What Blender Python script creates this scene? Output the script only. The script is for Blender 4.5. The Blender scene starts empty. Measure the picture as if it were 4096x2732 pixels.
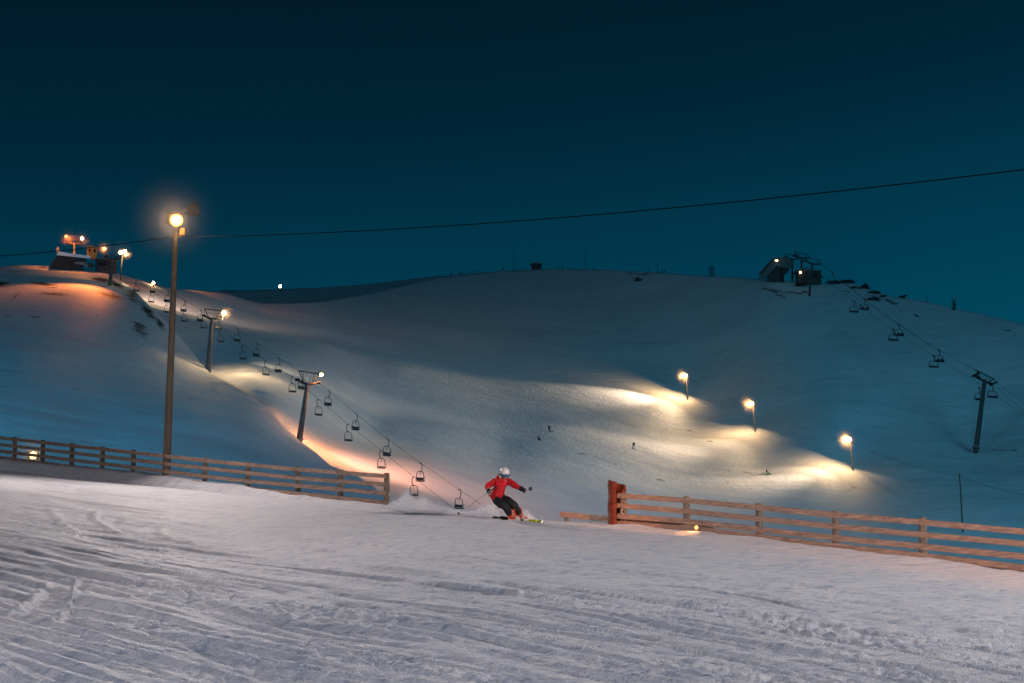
import bpy, bmesh, math, random
import numpy as np
from mathutils import Vector, Matrix, Euler
from mathutils import noise as mnoise
HALO = 0.25  # density of the halos added round the lamps
random.seed(7); np.random.seed(7)
R = math.radians
SC = bpy.context.scene
COL = SC.collection

# ---------------------------------------------------------------- camera
LENS, PITCH = 50.0, R(10.0)
W0, H0 = 4096.0, 2732.0
F0 = W0 * LENS / 36.0
cam_d = bpy.data.cameras.new("camera"); cam = bpy.data.objects.new("camera", cam_d); COL.objects.link(cam)
cam_d.lens = LENS; cam_d.sensor_width = 36.0; cam_d.clip_start = 0.1; cam_d.clip_end = 6000
cam.location = (0, 0, 0); cam.rotation_euler = (math.pi / 2 + PITCH, 0, 0)
SC.camera = cam
SC.render.engine = 'CYCLES'
SC.cycles.use_denoising = True
SC.cycles.max_bounces = 6; SC.cycles.diffuse_bounces = 4
SC.cycles.volume_bounces = 0
SC.view_settings.view_transform = 'Standard'; SC.view_settings.look = 'None'
SC.view_settings.exposure = 0.0; SC.view_settings.gamma = 1.0

# ---------------------------------------------------------------- sky (dusk): dark teal overhead, lighter towards the horizon
world = bpy.data.worlds.new("World"); SC.world = world; world.use_nodes = True
nt = world.node_tree; nt.nodes.clear()
def N(nt, typ, **kw):
    n = nt.nodes.new(typ)
    for k, v in kw.items(): setattr(n, k, v)
    return n
tc = N(nt, 'ShaderNodeTexCoord'); sx = N(nt, 'ShaderNodeSeparateXYZ')
nt.links.new(tc.outputs['Generated'], sx.inputs[0])
def ramp(nt, stops, fac=None, interp='LINEAR'):
    r = N(nt, 'ShaderNodeValToRGB'); e = r.color_ramp; e.interpolation = interp
    while len(e.elements) > 1: e.elements.remove(e.elements[-1])
    e.elements[0].position = stops[0][0]; e.elements[0].color = (*stops[0][1], 1)
    for p, c in stops[1:]:
        k = e.elements.new(p); k.color = (*c, 1)
    if fac is not None: nt.links.new(fac, r.inputs[0])
    return r
def math_node(nt, op, a, b=None, c=None):
    m = N(nt, 'ShaderNodeMath', operation=op)
    for i, v in enumerate((a, b, c)):
        if v is None: continue
        if isinstance(v, (int, float)): m.inputs[i].default_value = v
        else: nt.links.new(v, m.inputs[i])
    return m.outputs[0]
# elevation shifted by azimuth: the sky is a little lighter to the right
el = math_node(nt, 'MULTIPLY_ADD', sx.outputs[0], -0.09, sx.outputs[2])
front = ramp(nt, [(0.0, (0.002, 0.105, 0.165)), (0.20, (0.0005, 0.046, 0.085)), (0.255, (0.0005, 0.0345, 0.064)),
                  (0.31, (0.0004, 0.021, 0.042)), (0.37, (0.0005, 0.0145, 0.029)), (0.43, (0.0006, 0.0096, 0.0215)), (1.0, (0.002, 0.012, 0.024))], el)
back = ramp(nt, [(0.0, (0.010, 0.040, 0.062)), (0.3, (0.007, 0.030, 0.048)), (1.0, (0.003, 0.014, 0.024))], sx.outputs[2])
bf = math_node(nt, 'MULTIPLY_ADD', sx.outputs[1], -1.4, 0.25)
bf = math_node(nt, 'MINIMUM', math_node(nt, 'MAXIMUM', bf, 0.0), 1.0)
mx = N(nt, 'ShaderNodeMix', data_type='RGBA')
nt.links.new(bf, mx.inputs[0]); nt.links.new(front.outputs[0], mx.inputs[6]); nt.links.new(back.outputs[0], mx.inputs[7])
sn_ = N(nt, 'ShaderNodeTexNoise'); sn_.inputs['Scale'].default_value = 2.2; sn_.inputs['Detail'].default_value = 3
nt.links.new(tc.outputs['Generated'], sn_.inputs['Vector'])
bg = N(nt, 'ShaderNodeBackground'); nt.links.new(math_node(nt, 'MULTIPLY_ADD', sn_.outputs[0], 0.22, 0.86), bg.inputs[1])
nt.links.new(mx.outputs[2], bg.inputs[0])
wo = N(nt, 'ShaderNodeOutputWorld'); nt.links.new(bg.outputs[0], wo.inputs[0])

# ---------------------------------------------------------------- photograph geometry: a pixel and a distance give a point of the place
SP, CP = math.sin(PITCH), math.cos(PITCH)
def ray(px, py):
    u = (px - W0 / 2) / F0; v = (H0 / 2 - py) / F0
    y = CP - v * SP; z = SP + v * CP
    return u / y, z / y            # X/Y, Z/Y
def P(px, py, Y):
    a, b = ray(px, py)
    return Vector((a * Y, Y, b * Y))
def lerp_table(x, tab):
    xs = [t[0] for t in tab]; ys = [t[1] for t in tab]
    return np.interp(x, xs, ys)

# ---------------------------------------------------------------- lamps
WARM = (1.0, 0.66, 0.32); AMBER = (1.0, 0.25, 0.05); PEACH = (1.0, 0.36, 0.12)
def spot(name, loc, target, power, color, angle, blend=0.6, size=0.3):
    l = bpy.data.lights.new(name, 'SPOT'); l.energy = power; l.color = color
    l.spot_size = R(angle); l.spot_blend = blend; l.shadow_soft_size = size
    o = bpy.data.objects.new(name, l); COL.objects.link(o); o.location = loc
    o.rotation_euler = (Vector(target) - Vector(loc)).to_track_quat('-Z', 'Y').to_euler()
    return o
def flood(name, loc, target, power, color, size=0.5, spread=180):
    l = bpy.data.lights.new(name, 'AREA'); l.energy = power; l.color = color; l.size = size; l.spread = R(spread)
    o = bpy.data.objects.new(name, l); COL.objects.link(o); o.location = loc
    o.rotation_euler = (Vector(target) - Vector(loc)).to_track_quat('-Z', 'Y').to_euler()
    return o

def fence_Y(u): return 38.6 / (1 + 0.92 * u)
MAST_Y = 49.7
FN = Vector((-0.677, -0.736, 0))          # from the fence towards the piste
FD = Vector((0.736, -0.677, 0))           # along the fence, down to the right
def fpoint(px, py, off=0.0):
    a, b = ray(px, py)
    Y = 38.6 / (1 + 0.92 * a)
    p = Vector((a * Y, Y, b * Y))
    return p + FN * off
# floodlights on masts along the piste, followed by added fill lamps
m = P(708, 892, MAST_Y - 0.5)
flood("mast_and_fill", m, m + FN * 10 + FD * 9 + Vector((0, 0, -1.5)), 3300, (1.0, 0.84, 0.80), 0.35)
m = Vector((25, 16.5, 12.0))
flood("mast_and_fill", m, m + FN * 10 - FD * 9 + Vector((0, 0, -1.5)), 5900, (1.0, 0.91, 0.92), 0.35)
m = Vector((-44.0, 79.0, 17.0))
flood("mast_and_fill", m, m + FN * 10 + FD * 6 + Vector((0, 0, -1.5)), 2000, (0.85, 0.88, 1.0), 0.4)
spot("bank_and_plank_spot", (19, 14, 7), (10.5, 29.5, 0.2), 8500, (1.0, 0.34, 0.14), 46, 1.0, 0.3)
spot("mast_and_fill", (-9.0, -34.0, 15.0), (-11.5, 31.0, 1.0), 24000, (1.0, 0.72, 0.58), 25, 0.55, 0.5)  # added front fill behind the camera, warms the left rails
spot("mast_and_fill", (-9.0, -34.0, 15.0), (6.5, 19.5, -0.6), 42000, (1.0, 0.87, 0.84), 26, 0.55, 0.5)  # added front fill behind the camera, brightens the middle of the piste
spot("mast_and_fill", (-14.0, -16.0, 16.0), (-3.0, 14.0, 0.0), 6800, (0.28, 0.54, 1.0), 90, 1.0, 7.0)  # added soft cool fill, turns the piste shadows bluer
spot('bank_and_plank_spot', (14, 12, 4), fpoint(2350, 2072), 24000, (1.0, .34, .10), 5.0, 0.8, 0.2)  # added narrow beam that lights the low plank orange
# added fill lamps out of view that tint and even out the hills
spot("hill_fill", (150, 105, 28), (80, 330, 45), 0.62e6, (0.12, 0.62, 0.95), 100, 1.0, 40.0)
spot("front_hill_fill", (0, -160, 95), (10, 330, 45), 0.50e6, (0.15, 0.66, 0.98), 36, 1.0, 5.0)  # added frontal fill behind the camera, smooths the hill shading
spot("hill_fill", (110, 60, 26), P(2100, 1960, 246), 0.32e6, (0.78, 0.80, 1.0), 46, 1.0, 30.0)
spot("hill_fill", (90, 62, 22), P(1120, 1850, 150), 0.20e6, (0.30, 0.60, 1.0), 36, 1.0, 10.0)
spot("hill_fill", (-105, 40, 30), (-66, 180, 25), 0.34e6, (0.08, 0.58, 1.0), 110, 1.0, 12.0)

# floodlights on the far slopes: lamp position, what each one is aimed at
T1L, T1R = P(422, 990, 318), P(491, 1006, 322)
T2, T3 = P(889, 1245, 256), P(1287, 1498, 216)
PL = [P(2745, 1500, 396), P(3010, 1612, 356), P(3400, 1756, 320)]
def LF(q, d=0.9): return q - q.normalized() * d
spot("tower_flood", LF(T1L), P(210, 1168, 304), 24000, AMBER, 98, 1.0)
spot("station_flood", LF(T1L, 1.2), P(330, 1045, 342), 9000, (1.0, .36, .10), 80, 1.0)
spot("station_flood", P(271, 942, 341), P(290, 1030, 346), 9000, AMBER, 140, 0.9)
spot("station_flood", P(333, 951, 341), P(345, 1050, 343), 5000, AMBER, 140, 0.9)
spot("tower_flood", LF(T1R), P(680, 1225, 340), 9000, WARM, 84, 0.9)
spot("tower_flood", LF(T1R), P(950, 1300, 370), 50000, (1.0, .62, .45), 60, 1.0)
spot("ridge_flood", P(560, 1040, 392), P(760, 1165, 405), 14000, AMBER, 90, 0.9)
spot("tower_flood", T2 + Vector((.5, -.3, -.8)), P(860, 1490, 256), 1500, WARM, 150, 1.0)
spot("tower_flood", T3 + Vector((.5, -.3, -.8)), P(1240, 1760, 217), 3200, PEACH, 155, 1.0)
flood("tower_flood", LF(T2), P(1140, 1545, 254), 1100, WARM, 0.4)
flood("tower_flood", LF(T3), P(1450, 1790, 226), 2600, PEACH, 0.4)
spot("tower_flood", LF(T2), P(1180, 1565, 250), 9000, WARM, 88, 1.0)
spot("tower_flood", LF(T2), P(1560, 1580, 320), 46000, (1.0, .74, .50), 44, 1.0)
spot("tower_flood", LF(T3), P(1400, 1780, 224), 6000, PEACH, 96, 1.0)
spot("tower_flood", LF(T3), P(1680, 1880, 230), 32000, (1.0, .42, .30), 78, 1.0)
for q, (tx, ty, td), (fx, fy, fd), (gx, gy, gd) in zip(PL, ((2560, 1650, 392), (2790, 1775, 352), (3190, 1900, 316)), ((2300, 1660, 358), (2560, 1780, 325), (2950, 1895, 302)), ((2080, 1640, 365), (2230, 1790, 305), (2700, 1900, 285))):
    q = LF(q)
    flood("piste_flood", q, P(tx, ty, td) + Vector((0, 0, 3)), 2700, (1.0, .60, .26), 0.4)
    spot("piste_flood", q, P(fx, fy, fd), 27000, (1.0, .68, .38), 84, 1.0)
    spot("piste_flood", q, P(gx, gy, gd), 100000, (1.0, .72, .48), 48, 1.0)

# ---------------------------------------------------------------- materials
def mat(name, color, rough=0.6, metal=0.0, var=0.0, scale=8.0, bump=0.0, bscale=40.0, spec=0.4, stretch=(1, 1, 1), dark=None):
    m = bpy.data.materials.new(name); m.use_nodes = True
    t = m.node_tree; b = t.nodes['Principled BSDF']
    b.inputs['Base Color'].default_value = (*color, 1); b.inputs['Roughness'].default_value = rough
    b.inputs['Metallic'].default_value = metal; b.inputs['Specular IOR Level'].default_value = spec
    tc = N(t, 'ShaderNodeTexCoord'); mp = N(t, 'ShaderNodeMapping'); mp.inputs['Scale'].default_value = stretch
    t.links.new(tc.outputs['Object'], mp.inputs[0])
    if var > 0 or dark is not None:
        n = N(t, 'ShaderNodeTexNoise'); n.inputs['Scale'].default_value = scale; n.inputs['Detail'].default_value = 6
        t.links.new(mp.outputs[0], n.inputs['Vector'])
        c2 = dark if dark is not None else tuple(c * (1 - var) for c in color)
        c1 = tuple(min(1, c * (1 + var)) for c in color)
        r = ramp(t, [(0.32, c2), (0.68, c1)], n.outputs[0]); t.links.new(r.outputs[0], b.inputs['Base Color'])
    if bump > 0:
        n = N(t, 'ShaderNodeTexNoise'); n.inputs['Scale'].default_value = bscale; n.inputs['Detail'].default_value = 5
        t.links.new(mp.outputs[0], n.inputs['Vector'])
        bp = N(t, 'ShaderNodeBump'); bp.inputs['Strength'].default_value = bump; bp.inputs['Distance'].default_value = 0.05
        t.links.new(n.outputs[0], bp.inputs['Height']); t.links.new(bp.outputs[0], b.inputs['Normal'])
    return m
def emit(name, color, strength):
    m = bpy.data.materials.new(name); m.use_nodes = True
    t = m.node_tree; t.nodes.clear()
    e = N(t, 'ShaderNodeEmission'); e.inputs[0].default_value = (*color, 1); e.inputs[1].default_value = strength
    o = N(t, 'ShaderNodeOutputMaterial'); t.links.new(e.outputs[0], o.inputs[0])
    return m

M = {}
M['wood'] = mat('rail_wood', (0.54, 0.36, 0.26), 0.75, var=0.35, scale=3.0, bump=0.5, bscale=30, stretch=(1.2, 1.2, 9))
M['post'] = mat('post_wood', (0.24, 0.19, 0.14), 0.8, var=0.4, scale=7, bump=0.6, bscale=25, stretch=(6, 6, 1))
M['mast'] = mat('mast_wood', (0.15, 0.115, 0.08), 0.8, var=0.3, scale=5, bump=0.5, bscale=20, stretch=(8, 8, .6))
M['steel'] = mat('dark_steel', (0.018, 0.018, 0.02), 0.6, 0.3, var=0.3)
M['galv'] = mat('weathered_steel', (0.075, 0.07, 0.07), 0.6, 0.2, var=0.45, scale=3, bump=0.3, bscale=8)
M['rope'] = mat('steel_rope', (0.005, 0.005, 0.005), 0.95, spec=0.0)
M['seat'] = mat('seat_plastic', (0.012, 0.02, 0.022), 0.6, var=0.2)
M['concrete'] = mat('concrete', (0.22, 0.21, 0.2), 0.9, var=0.3, scale=3, bump=0.4)
M['darkwall'] = mat('dark_cladding', (0.035, 0.03, 0.028), 0.7, var=0.4, scale=2, bump=0.4, bscale=10)
M['roofs'] = mat('roof_sheet', (0.10, 0.09, 0.085), 0.55, 0.2, var=0.3, scale=2, bump=0.5, bscale=6)
M['cabin'] = mat('cabin_paint', (0.42, 0.20, 0.05), 0.5, var=0.3, scale=3)
M['glass'] = mat('dark_glass', (0.01, 0.012, 0.016), 0.1, spec=0.6)
M['pad'] = mat('orange_pad', (0.18, 0.032, 0.009), 0.6, var=0.25, scale=6, bump=0.5, bscale=12)
M['rock'] = mat('dark_rock', (0.055, 0.055, 0.06), 0.9, var=0.5, scale=0.6, bump=0.8, bscale=2)
M['cloth'] = mat('dark_cloth', (0.015, 0.016, 0.02), 0.85, var=0.3)
M['cloth_red'] = mat('red_cloth', (0.30, 0.02, 0.02), 0.8, var=0.2)
M['cloth_tan'] = mat('tan_cloth', (0.12, 0.10, 0.08), 0.85, var=0.2)
M['lamp'] = emit('lamp_lens', (1.0, 0.55, 0.20), 60.0)
M['lamp_mast'] = emit('mast_lens', (1.0, 0.52, 0.15), 190.0)
M['lamp_low'] = emit('low_lamp_lens', (1.0, 0.62, 0.22), 5.0)
M['bezel'] = mat('lamp_bezel', (0.30, 0.17, 0.07), 0.5)
M['lamp_amber'] = emit('lamp_lens_amber', (1.0, 0.42, 0.11), 4.5)
M['lamp_dim'] = emit('lamp_lens_small', (1.0, 0.85, 0.5), 7.0)

def streak(t, tc, n1, n2):
    """thin wind and ski streaks along the piste mixed with crystal speckle"""
    out = math_node(t, 'MULTIPLY', n1.outputs[0], 0.42)
    for sc_, st_, w_ in ((6.0, (0.16, 2.2, 1.0), 0.34), (9.0, (0.30, 4.0, 1.0), 0.24)):
        mp = N(t, 'ShaderNodeMapping'); mp.inputs['Rotation'].default_value = (0, 0, math.atan2(0.677, 0.736)); mp.inputs['Scale'].default_value = st_
        t.links.new(tc.outputs['Object'], mp.inputs[0])
        n = N(t, 'ShaderNodeTexNoise'); n.inputs['Scale'].default_value = sc_; n.inputs['Detail'].default_value = 3; n.inputs['Distortion'].default_value = 0.4
        t.links.new(mp.outputs[0], n.inputs['Vector']); out = math_node(t, 'MULTIPLY_ADD', n.outputs[0], w_, out)
    return math_node(t, 'MULTIPLY_ADD', math_node(t, 'SUBTRACT', n2.outputs[0], 0.5), 0.22, out)
def snow_mat(name, coarse, near, stretch):
    m = bpy.data.materials.new(name); m.use_nodes = True
    t = m.node_tree; b = t.nodes['Principled BSDF']
    b.inputs['Roughness'].default_value = 0.62; b.inputs['Specular IOR Level'].default_value = 0.25
    at = N(t, 'ShaderNodeAttribute'); at.attribute_name = 'bare'
    tc = N(t, 'ShaderNodeTexCoord'); mp = N(t, 'ShaderNodeMapping')
    mp.inputs['Rotation'].default_value = (0, 0, math.atan2(0.677, 0.736)); mp.inputs['Scale'].default_value = stretch
    t.links.new(tc.outputs['Object'], mp.inputs[0])
    n1 = N(t, 'ShaderNodeTexNoise'); n1.inputs['Scale'].default_value = coarse; n1.inputs['Detail'].default_value = 7; n1.inputs['Roughness'].default_value = 0.62
    t.links.new(mp.outputs[0], n1.inputs['Vector'])
    n2 = N(t, 'ShaderNodeTexNoise'); n2.inputs['Scale'].default_value = coarse * (14 if near else 5); n2.inputs['Detail'].default_value = 4
    t.links.new(tc.outputs['Object'], n2.inputs['Vector'])
    n3 = N(t, 'ShaderNodeTexNoise'); n3.inputs['Scale'].default_value = coarse * 0.22; n3.inputs['Detail'].default_value = 4
    t.links.new(mp.outputs[0], n3.inputs['Vector'])
    sn = ramp(t, [(0.33, (0.36, 0.44, 0.57)), (0.50, (0.74, 0.76, 0.80)), (0.68, (0.90, 0.88, 0.87))], streak(t, tc, n1, n2)) if near else ramp(t, [(0.3, (0.66, 0.69, 0.73)), (0.62, (0.86, 0.87, 0.88))], math_node(t, 'MULTIPLY_ADD', n1.outputs[0], 0.5, math_node(t, 'MULTIPLY', n3.outputs[0], 0.5)))
    rk = ramp(t, [(0.35, (0.03, 0.026, 0.022)), (0.7, (0.10, 0.08, 0.06))], n2.outputs[0])
    f = math_node(t, 'ADD', at.outputs['Fac'], math_node(t, 'ADD', math_node(t, 'MULTIPLY', math_node(t, 'SUBTRACT', n2.outputs[0], 0.5), 1.0), math_node(t, 'MULTIPLY', math_node(t, 'SUBTRACT', n1.outputs[0], 0.5), 2.2)))
    f = math_node(t, 'MULTIPLY', math_node(t, 'SUBTRACT', f, 0.40), 2.0)
    f = math_node(t, 'MINIMUM', math_node(t, 'MAXIMUM', f, 0.0), 1.0)
    f = math_node(t, 'MULTIPLY', f, math_node(t, 'GREATER_THAN', at.outputs['Fac'], 0.02))
    mx = N(t, 'ShaderNodeMix', data_type='RGBA')
    t.links.new(f, mx.inputs[0]); t.links.new(sn.outputs[0], mx.inputs[6]); t.links.new(rk.outputs[0], mx.inputs[7])
    t.links.new(mx.outputs[2], b.inputs['Base Color'])
    h = math_node(t, 'ADD', math_node(t, 'MULTIPLY', n1.outputs[0], 1.0), math_node(t, 'MULTIPLY', n2.outputs[0], 0.9 if near else 0.5))
    bp = N(t, 'ShaderNodeBump'); bp.inputs['Strength'].default_value = 0.9 if near else 0.27
    bp.inputs['Distance'].default_value = 0.06 if near else 1.3
    t.links.new(h, bp.inputs['Height']); t.links.new(bp.outputs[0], b.inputs['Normal'])
    return m
M['snow_near'] = snow_mat('piste_snow', 5.0, True, (0.35, 1.6, 1.0))
M['snow_far'] = snow_mat('hill_snow', 0.22, False, (0.6, 1.2, 1.0))

# ---------------------------------------------------------------- mesh helpers
class MB:
    def __init__(s): s.v = []; s.f = []; s.m = []
    def add(s, vs, fs, mi=0):
        o = len(s.v); s.v += [tuple(p) for p in vs]; s.f += [tuple(i + o for i in f) for f in fs]; s.m += [mi] * len(fs)
    def box(s, c, size, rot=None, mi=0, bev=0.0):
        hx, hy, hz = (d / 2 for d in size); c = Vector(c)
        rot = rot.to_3x3() if rot is not None else Matrix.Identity(3)
        if bev <= 0:
            vs = [c + rot @ Vector((x * hx, y * hy, z * hz)) for x in (-1, 1) for y in (-1, 1) for z in (-1, 1)]
            s.add(vs, [(0, 1, 3, 2), (4, 6, 7, 5), (0, 4, 5, 1), (2, 3, 7, 6), (0, 2, 6, 4), (1, 5, 7, 3)], mi); return
        bm = bmesh.new(); bmesh.ops.create_cube(bm, size=1.0)
        for v in bm.verts: v.co = Vector((v.co.x * size[0], v.co.y * size[1], v.co.z * size[2]))
        bmesh.ops.bevel(bm, geom=list(bm.edges), offset=bev, segments=2, affect='EDGES')
        bm.verts.index_update()
        s.add([c + rot @ v.co for v in bm.verts], [[v.index for v in f.verts] for f in bm.faces], mi); bm.free()
    def tube(s, pts, rad, n=8, mi=0, caps=True):
        pts = [Vector(p) for p in pts]
        if not hasattr(rad, '__len__'): rad = [rad] * len(pts)
        vs, fs = [], []
        up = None
        for i, p in enumerate(pts):
            a = pts[max(i - 1, 0)]; b = pts[min(i + 1, len(pts) - 1)]
            d = (b - a).normalized()
            if up is None:
                up = Vector((0, 0, 1)) if abs(d.z) < 0.9 else Vector((1, 0, 0))
            x = up.cross(d)
            if x.length < 1e-6: x = Vector((1, 0, 0)).cross(d)
            x.normalize(); y = d.cross(x); up = y
            for k in range(n):
                t = 2 * math.pi * k / n
                vs.append(p + (x * math.cos(t) + y * math.sin(t)) * rad[i])
        for i in range(len(pts) - 1):
            for k in range(n):
                fs.append((i * n + k, i * n + (k + 1) % n, (i + 1) * n + (k + 1) % n, (i + 1) * n + k))
        if caps:
            fs.append(tuple(range(n - 1, -1, -1))); fs.append(tuple((len(pts) - 1) * n + k for k in range(n)))
        s.add(vs, fs, mi)
    def disc(s, c, axis, r, th, n=14, mi=0):
        a = Vector(axis).normalized() * th / 2
        s.tube([Vector(c) - a, Vector(c) + a], r, n, mi)
    def ball(s, c, r, mi=0, seg=12, rings=8, sc=(1, 1, 1), rot=None):
        vs, fs = [], []
        rot = rot or Matrix.Identity(3)
        for i in range(rings + 1):
            th = math.pi * i / rings
            for k in range(seg):
                ph = 2 * math.pi * k / seg
                vs.append(Vector(c) + rot @ Vector((r * sc[0] * math.sin(th) * math.cos(ph), r * sc[1] * math.sin(th) * math.sin(ph), r * sc[2] * math.cos(th))))
        for i in range(rings):
            for k in range(seg):
                fs.append((i * seg + k, (i + 1) * seg + k, (i + 1) * seg + (k + 1) % seg, i * seg + (k + 1) % seg))
        s.add(vs, fs, mi)
    def prism(s, poly, depth, fn, mi=0):
        """poly: 2-D outline; fn(a, b, d) -> point; d = +-depth/2"""
        n = len(poly)
        vs = [fn(a, b, -depth / 2) for a, b in poly] + [fn(a, b, depth / 2) for a, b in poly]
        fs = [tuple(range(n - 1, -1, -1)), tuple(range(n, 2 * n))] + [(i, (i + 1) % n, n + (i + 1) % n, n + i) for i in range(n)]
        s.add(vs, fs, mi)
    def build(s, name, mats, parent=None, smooth=False, origin=None):
        me = bpy.data.meshes.new(name)
        vs = s.v if origin is None else [tuple(Vector(p) - Vector(origin)) for p in s.v]
        me.from_pydata(vs, [], s.f)
        if not isinstance(mats, (list, tuple)): mats = [mats]
        for mm in mats: me.materials.append(mm)
        if len(mats) > 1: me.polygons.foreach_set('material_index', s.m)
        bm = bmesh.new(); bm.from_mesh(me); bmesh.ops.remove_doubles(bm, verts=bm.verts, dist=1e-5)
        bmesh.ops.recalc_face_normals(bm, faces=bm.faces); bm.to_mesh(me); bm.free()
        if smooth:
            me.polygons.foreach_set('use_smooth', [True] * len(me.polygons))
            me.set_sharp_from_angle(angle=R(40))
        me.update()
        o = bpy.data.objects.new(name, me); COL.objects.link(o)
        if origin is not None: o.location = origin
        if parent is not None: o.parent = parent
        return o
def tag(o, label=None, cat=None, group=None, kind=None):
    if label: o['label'] = label
    if cat: o['category'] = cat
    if group: o['group'] = group
    if kind: o['kind'] = kind
    return o
def thing(name, loc, label, cat, group=None, rot=None):
    o = bpy.data.objects.new(name, None); COL.objects.link(o)
    o.empty_display_size = 0.3; o.location = loc
    if rot is not None: o.rotation_euler = rot
    return tag(o, label, cat, group)
def copy_tree(o, parent=None):
    c = o.copy(); COL.objects.link(c)
    if parent is not None: c.parent = parent
    for ch in [x for x in COL.objects if x.parent == o]: copy_tree(ch, c)
    return c

# ---------------------------------------------------------------- noise on arrays
def vnoise(x, y, seed=0):
    xi = np.floor(x).astype(np.int64); yi = np.floor(y).astype(np.int64)
    fx = x - xi; fy = y - yi
    fx = fx * fx * fx * (fx * (fx * 6 - 15) + 10); fy = fy * fy * fy * (fy * (fy * 6 - 15) + 10)
    def h(a, b):
        n = (a * 374761393 + b * 668265263 + seed * 974634777) & 0xffffffff
        n = ((n ^ (n >> 13)) * 1274126177) & 0xffffffff
        n = n ^ (n >> 16)
        return (n & 0xffff) / 65535.0
    return ((h(xi, yi) * (1 - fx) + h(xi + 1, yi) * fx) * (1 - fy) + (h(xi, yi + 1) * (1 - fx) + h(xi + 1, yi + 1) * fx) * fy) * 2 - 1
def fbm(x, y, oct=4, seed=0, gain=0.5):
    s = 0; a = 1.0; t = 0
    for i in range(oct):
        s = s + a * vnoise(x * 2 ** i + 17.3 * i, y * 2 ** i - 9.1 * i, seed + i); t += a; a *= gain
    return s / t
def grid_object(name, X, Y, Z, material, bare=None):
    nr, nc = X.shape
    me = bpy.data.meshes.new(name)
    co = np.stack([X, Y, Z], -1).reshape(-1, 3).astype(np.float32)
    me.vertices.add(nr * nc); me.vertices.foreach_set('co', co.ravel())
    i = np.arange(nr * nc).reshape(nr, nc)
    q = np.stack([i[:-1, :-1], i[:-1, 1:], i[1:, 1:], i[1:, :-1]], -1).reshape(-1, 4)
    nf = len(q)
    me.loops.add(nf * 4); me.loops.foreach_set('vertex_index', q.ravel().astype(np.int32))
    me.polygons.add(nf); me.polygons.foreach_set('loop_start', np.arange(0, nf * 4, 4, dtype=np.int32))
    me.polygons.foreach_set('use_smooth', np.ones(nf, dtype=bool))
    me.update(calc_edges=True); me.validate()
    at = me.attributes.new('bare', 'FLOAT', 'POINT')
    at.data.foreach_set('value', (np.zeros(nr * nc) if bare is None else bare.ravel()).astype(np.float32))
    me.materials.append(material)
    o = bpy.data.objects.new(name, me); COL.objects.link(o)
    return tag(o, kind='structure')

# ---------------------------------------------------------------- near piste with its crest and the bank under the fence
CREST = [(-1500, 1745), (0, 1880), (300, 1917), (665, 1950), (1000, 1984), (1300, 2008), (1545, 2024), (1700, 2032), (1900, 2050), (2180, 2088), (2450, 2116), (2800, 2152), (3200, 2207), (3600, 2262), (4096, 2336), (6000, 2640)]
BASE = [(-1500, 1680), (0, 1832), (300, 1864), (390, 1871), (530, 1885), (665, 1902), (820, 1922), (990, 1946), (1190, 1981), (1360, 2000), (1545, 2022), (1640, 2034), (1900, 2056), (2100, 2084), (2230, 2088), (2490, 2096), (2745, 2119), (3035, 2150), (3340, 2189), (3690, 2229), (4096, 2287), (6000, 2560)]
def crest_Y(u):
    k = np.interp(u, [-0.7, -0.36, -0.09, 0.02, 0.36, 0.8], [0.955, 0.955, 0.94, 0.90, 0.885, 0.87])
    return fence_Y(np.clip(u, -0.62, 0.9)) * k
def u_of(px, py=2100):
    return ray(px, py)[0]
def px_of_u(u):       # near the crest rows
    return u * (CP - ((H0 / 2 - 2050) / F0) * SP) * F0 + W0 / 2
EYE = 1.6
def piste_slope(u):
    px = px_of_u(u); yc = crest_Y(u)
    py = lerp_table(px, CREST)
    s = (SP + (H0 / 2 - py) / F0 * CP) / (CP - (H0 / 2 - py) / F0 * SP)
    return (s * yc + EYE) / yc, yc
def ground_point(px, py):      # where the line of sight through a pixel meets the near piste
    a, s = ray(px, py)
    ms, yc = piste_slope(np.array([a])); 
    Y = EYE / (ms[0] - s)
    return a * Y, Y
def seg_dist(X, Y, pts):
    d = np.full(X.shape, 1e9)
    for (x0, y0), (x1, y1) in zip(pts[:-1], pts[1:]):
        dx, dy = x1 - x0, y1 - y0; L = dx * dx + dy * dy
        t = np.clip(((X - x0) * dx + (Y - y0) * dy) / L, 0, 1)
        d = np.minimum(d, np.hypot(X - x0 - t * dx, Y - y0 - t * dy))
    return d
uc = np.concatenate([np.linspace(-0.9, -0.40, 24)[:-1], np.linspace(-0.40, 0.40, 900), np.linspace(0.40, 0.95, 24)[1:]])
ms, yc = piste_slope(uc)
pxu = px_of_u(uc)
yf = fence_Y(np.clip(uc, -0.62, 0.9))
pyb = lerp_table(pxu, BASE)
sb = (SP + (H0 / 2 - pyb) / F0 * CP) / (CP - (H0 / 2 - pyb) / F0 * SP)
zc = -EYE + ms * yc; zb = sb * yf
near = np.linspace(1 / 1.5, 1 / 7.6, 30)[:-1]
rows_k = []                                  # each row: (Y, Z) over columns
for q in near: rows_k.append((np.minimum(1 / q, yc * 0.5) + 0 * yc, None))
for t in np.linspace(0, 1, 640):
    inv = (1 - t) / 7.6 + t / yc; rows_k.append((1 / inv, None))
YY = np.array([r[0] for r in rows_k]); ZZ = -EYE + ms[None, :] * YY
nb = 26
bankY = []; bankZ = []
for t in np.linspace(0, 1, nb + 1)[1:]:
    y = yc + (yf - yc) * t
    gap = np.interp(pxu, [1500, 1600, 2130, 2240], [1, 0, 0, 1])
    bump = -0.42 * np.sin(math.pi * min(1, t * 1.25)) * (1 - t)
    z = zc + (zb - zc) * (t ** 1.15) + bump * gap
    bankY.append(y); bankZ.append(z)
backY = []; backZ = []
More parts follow.
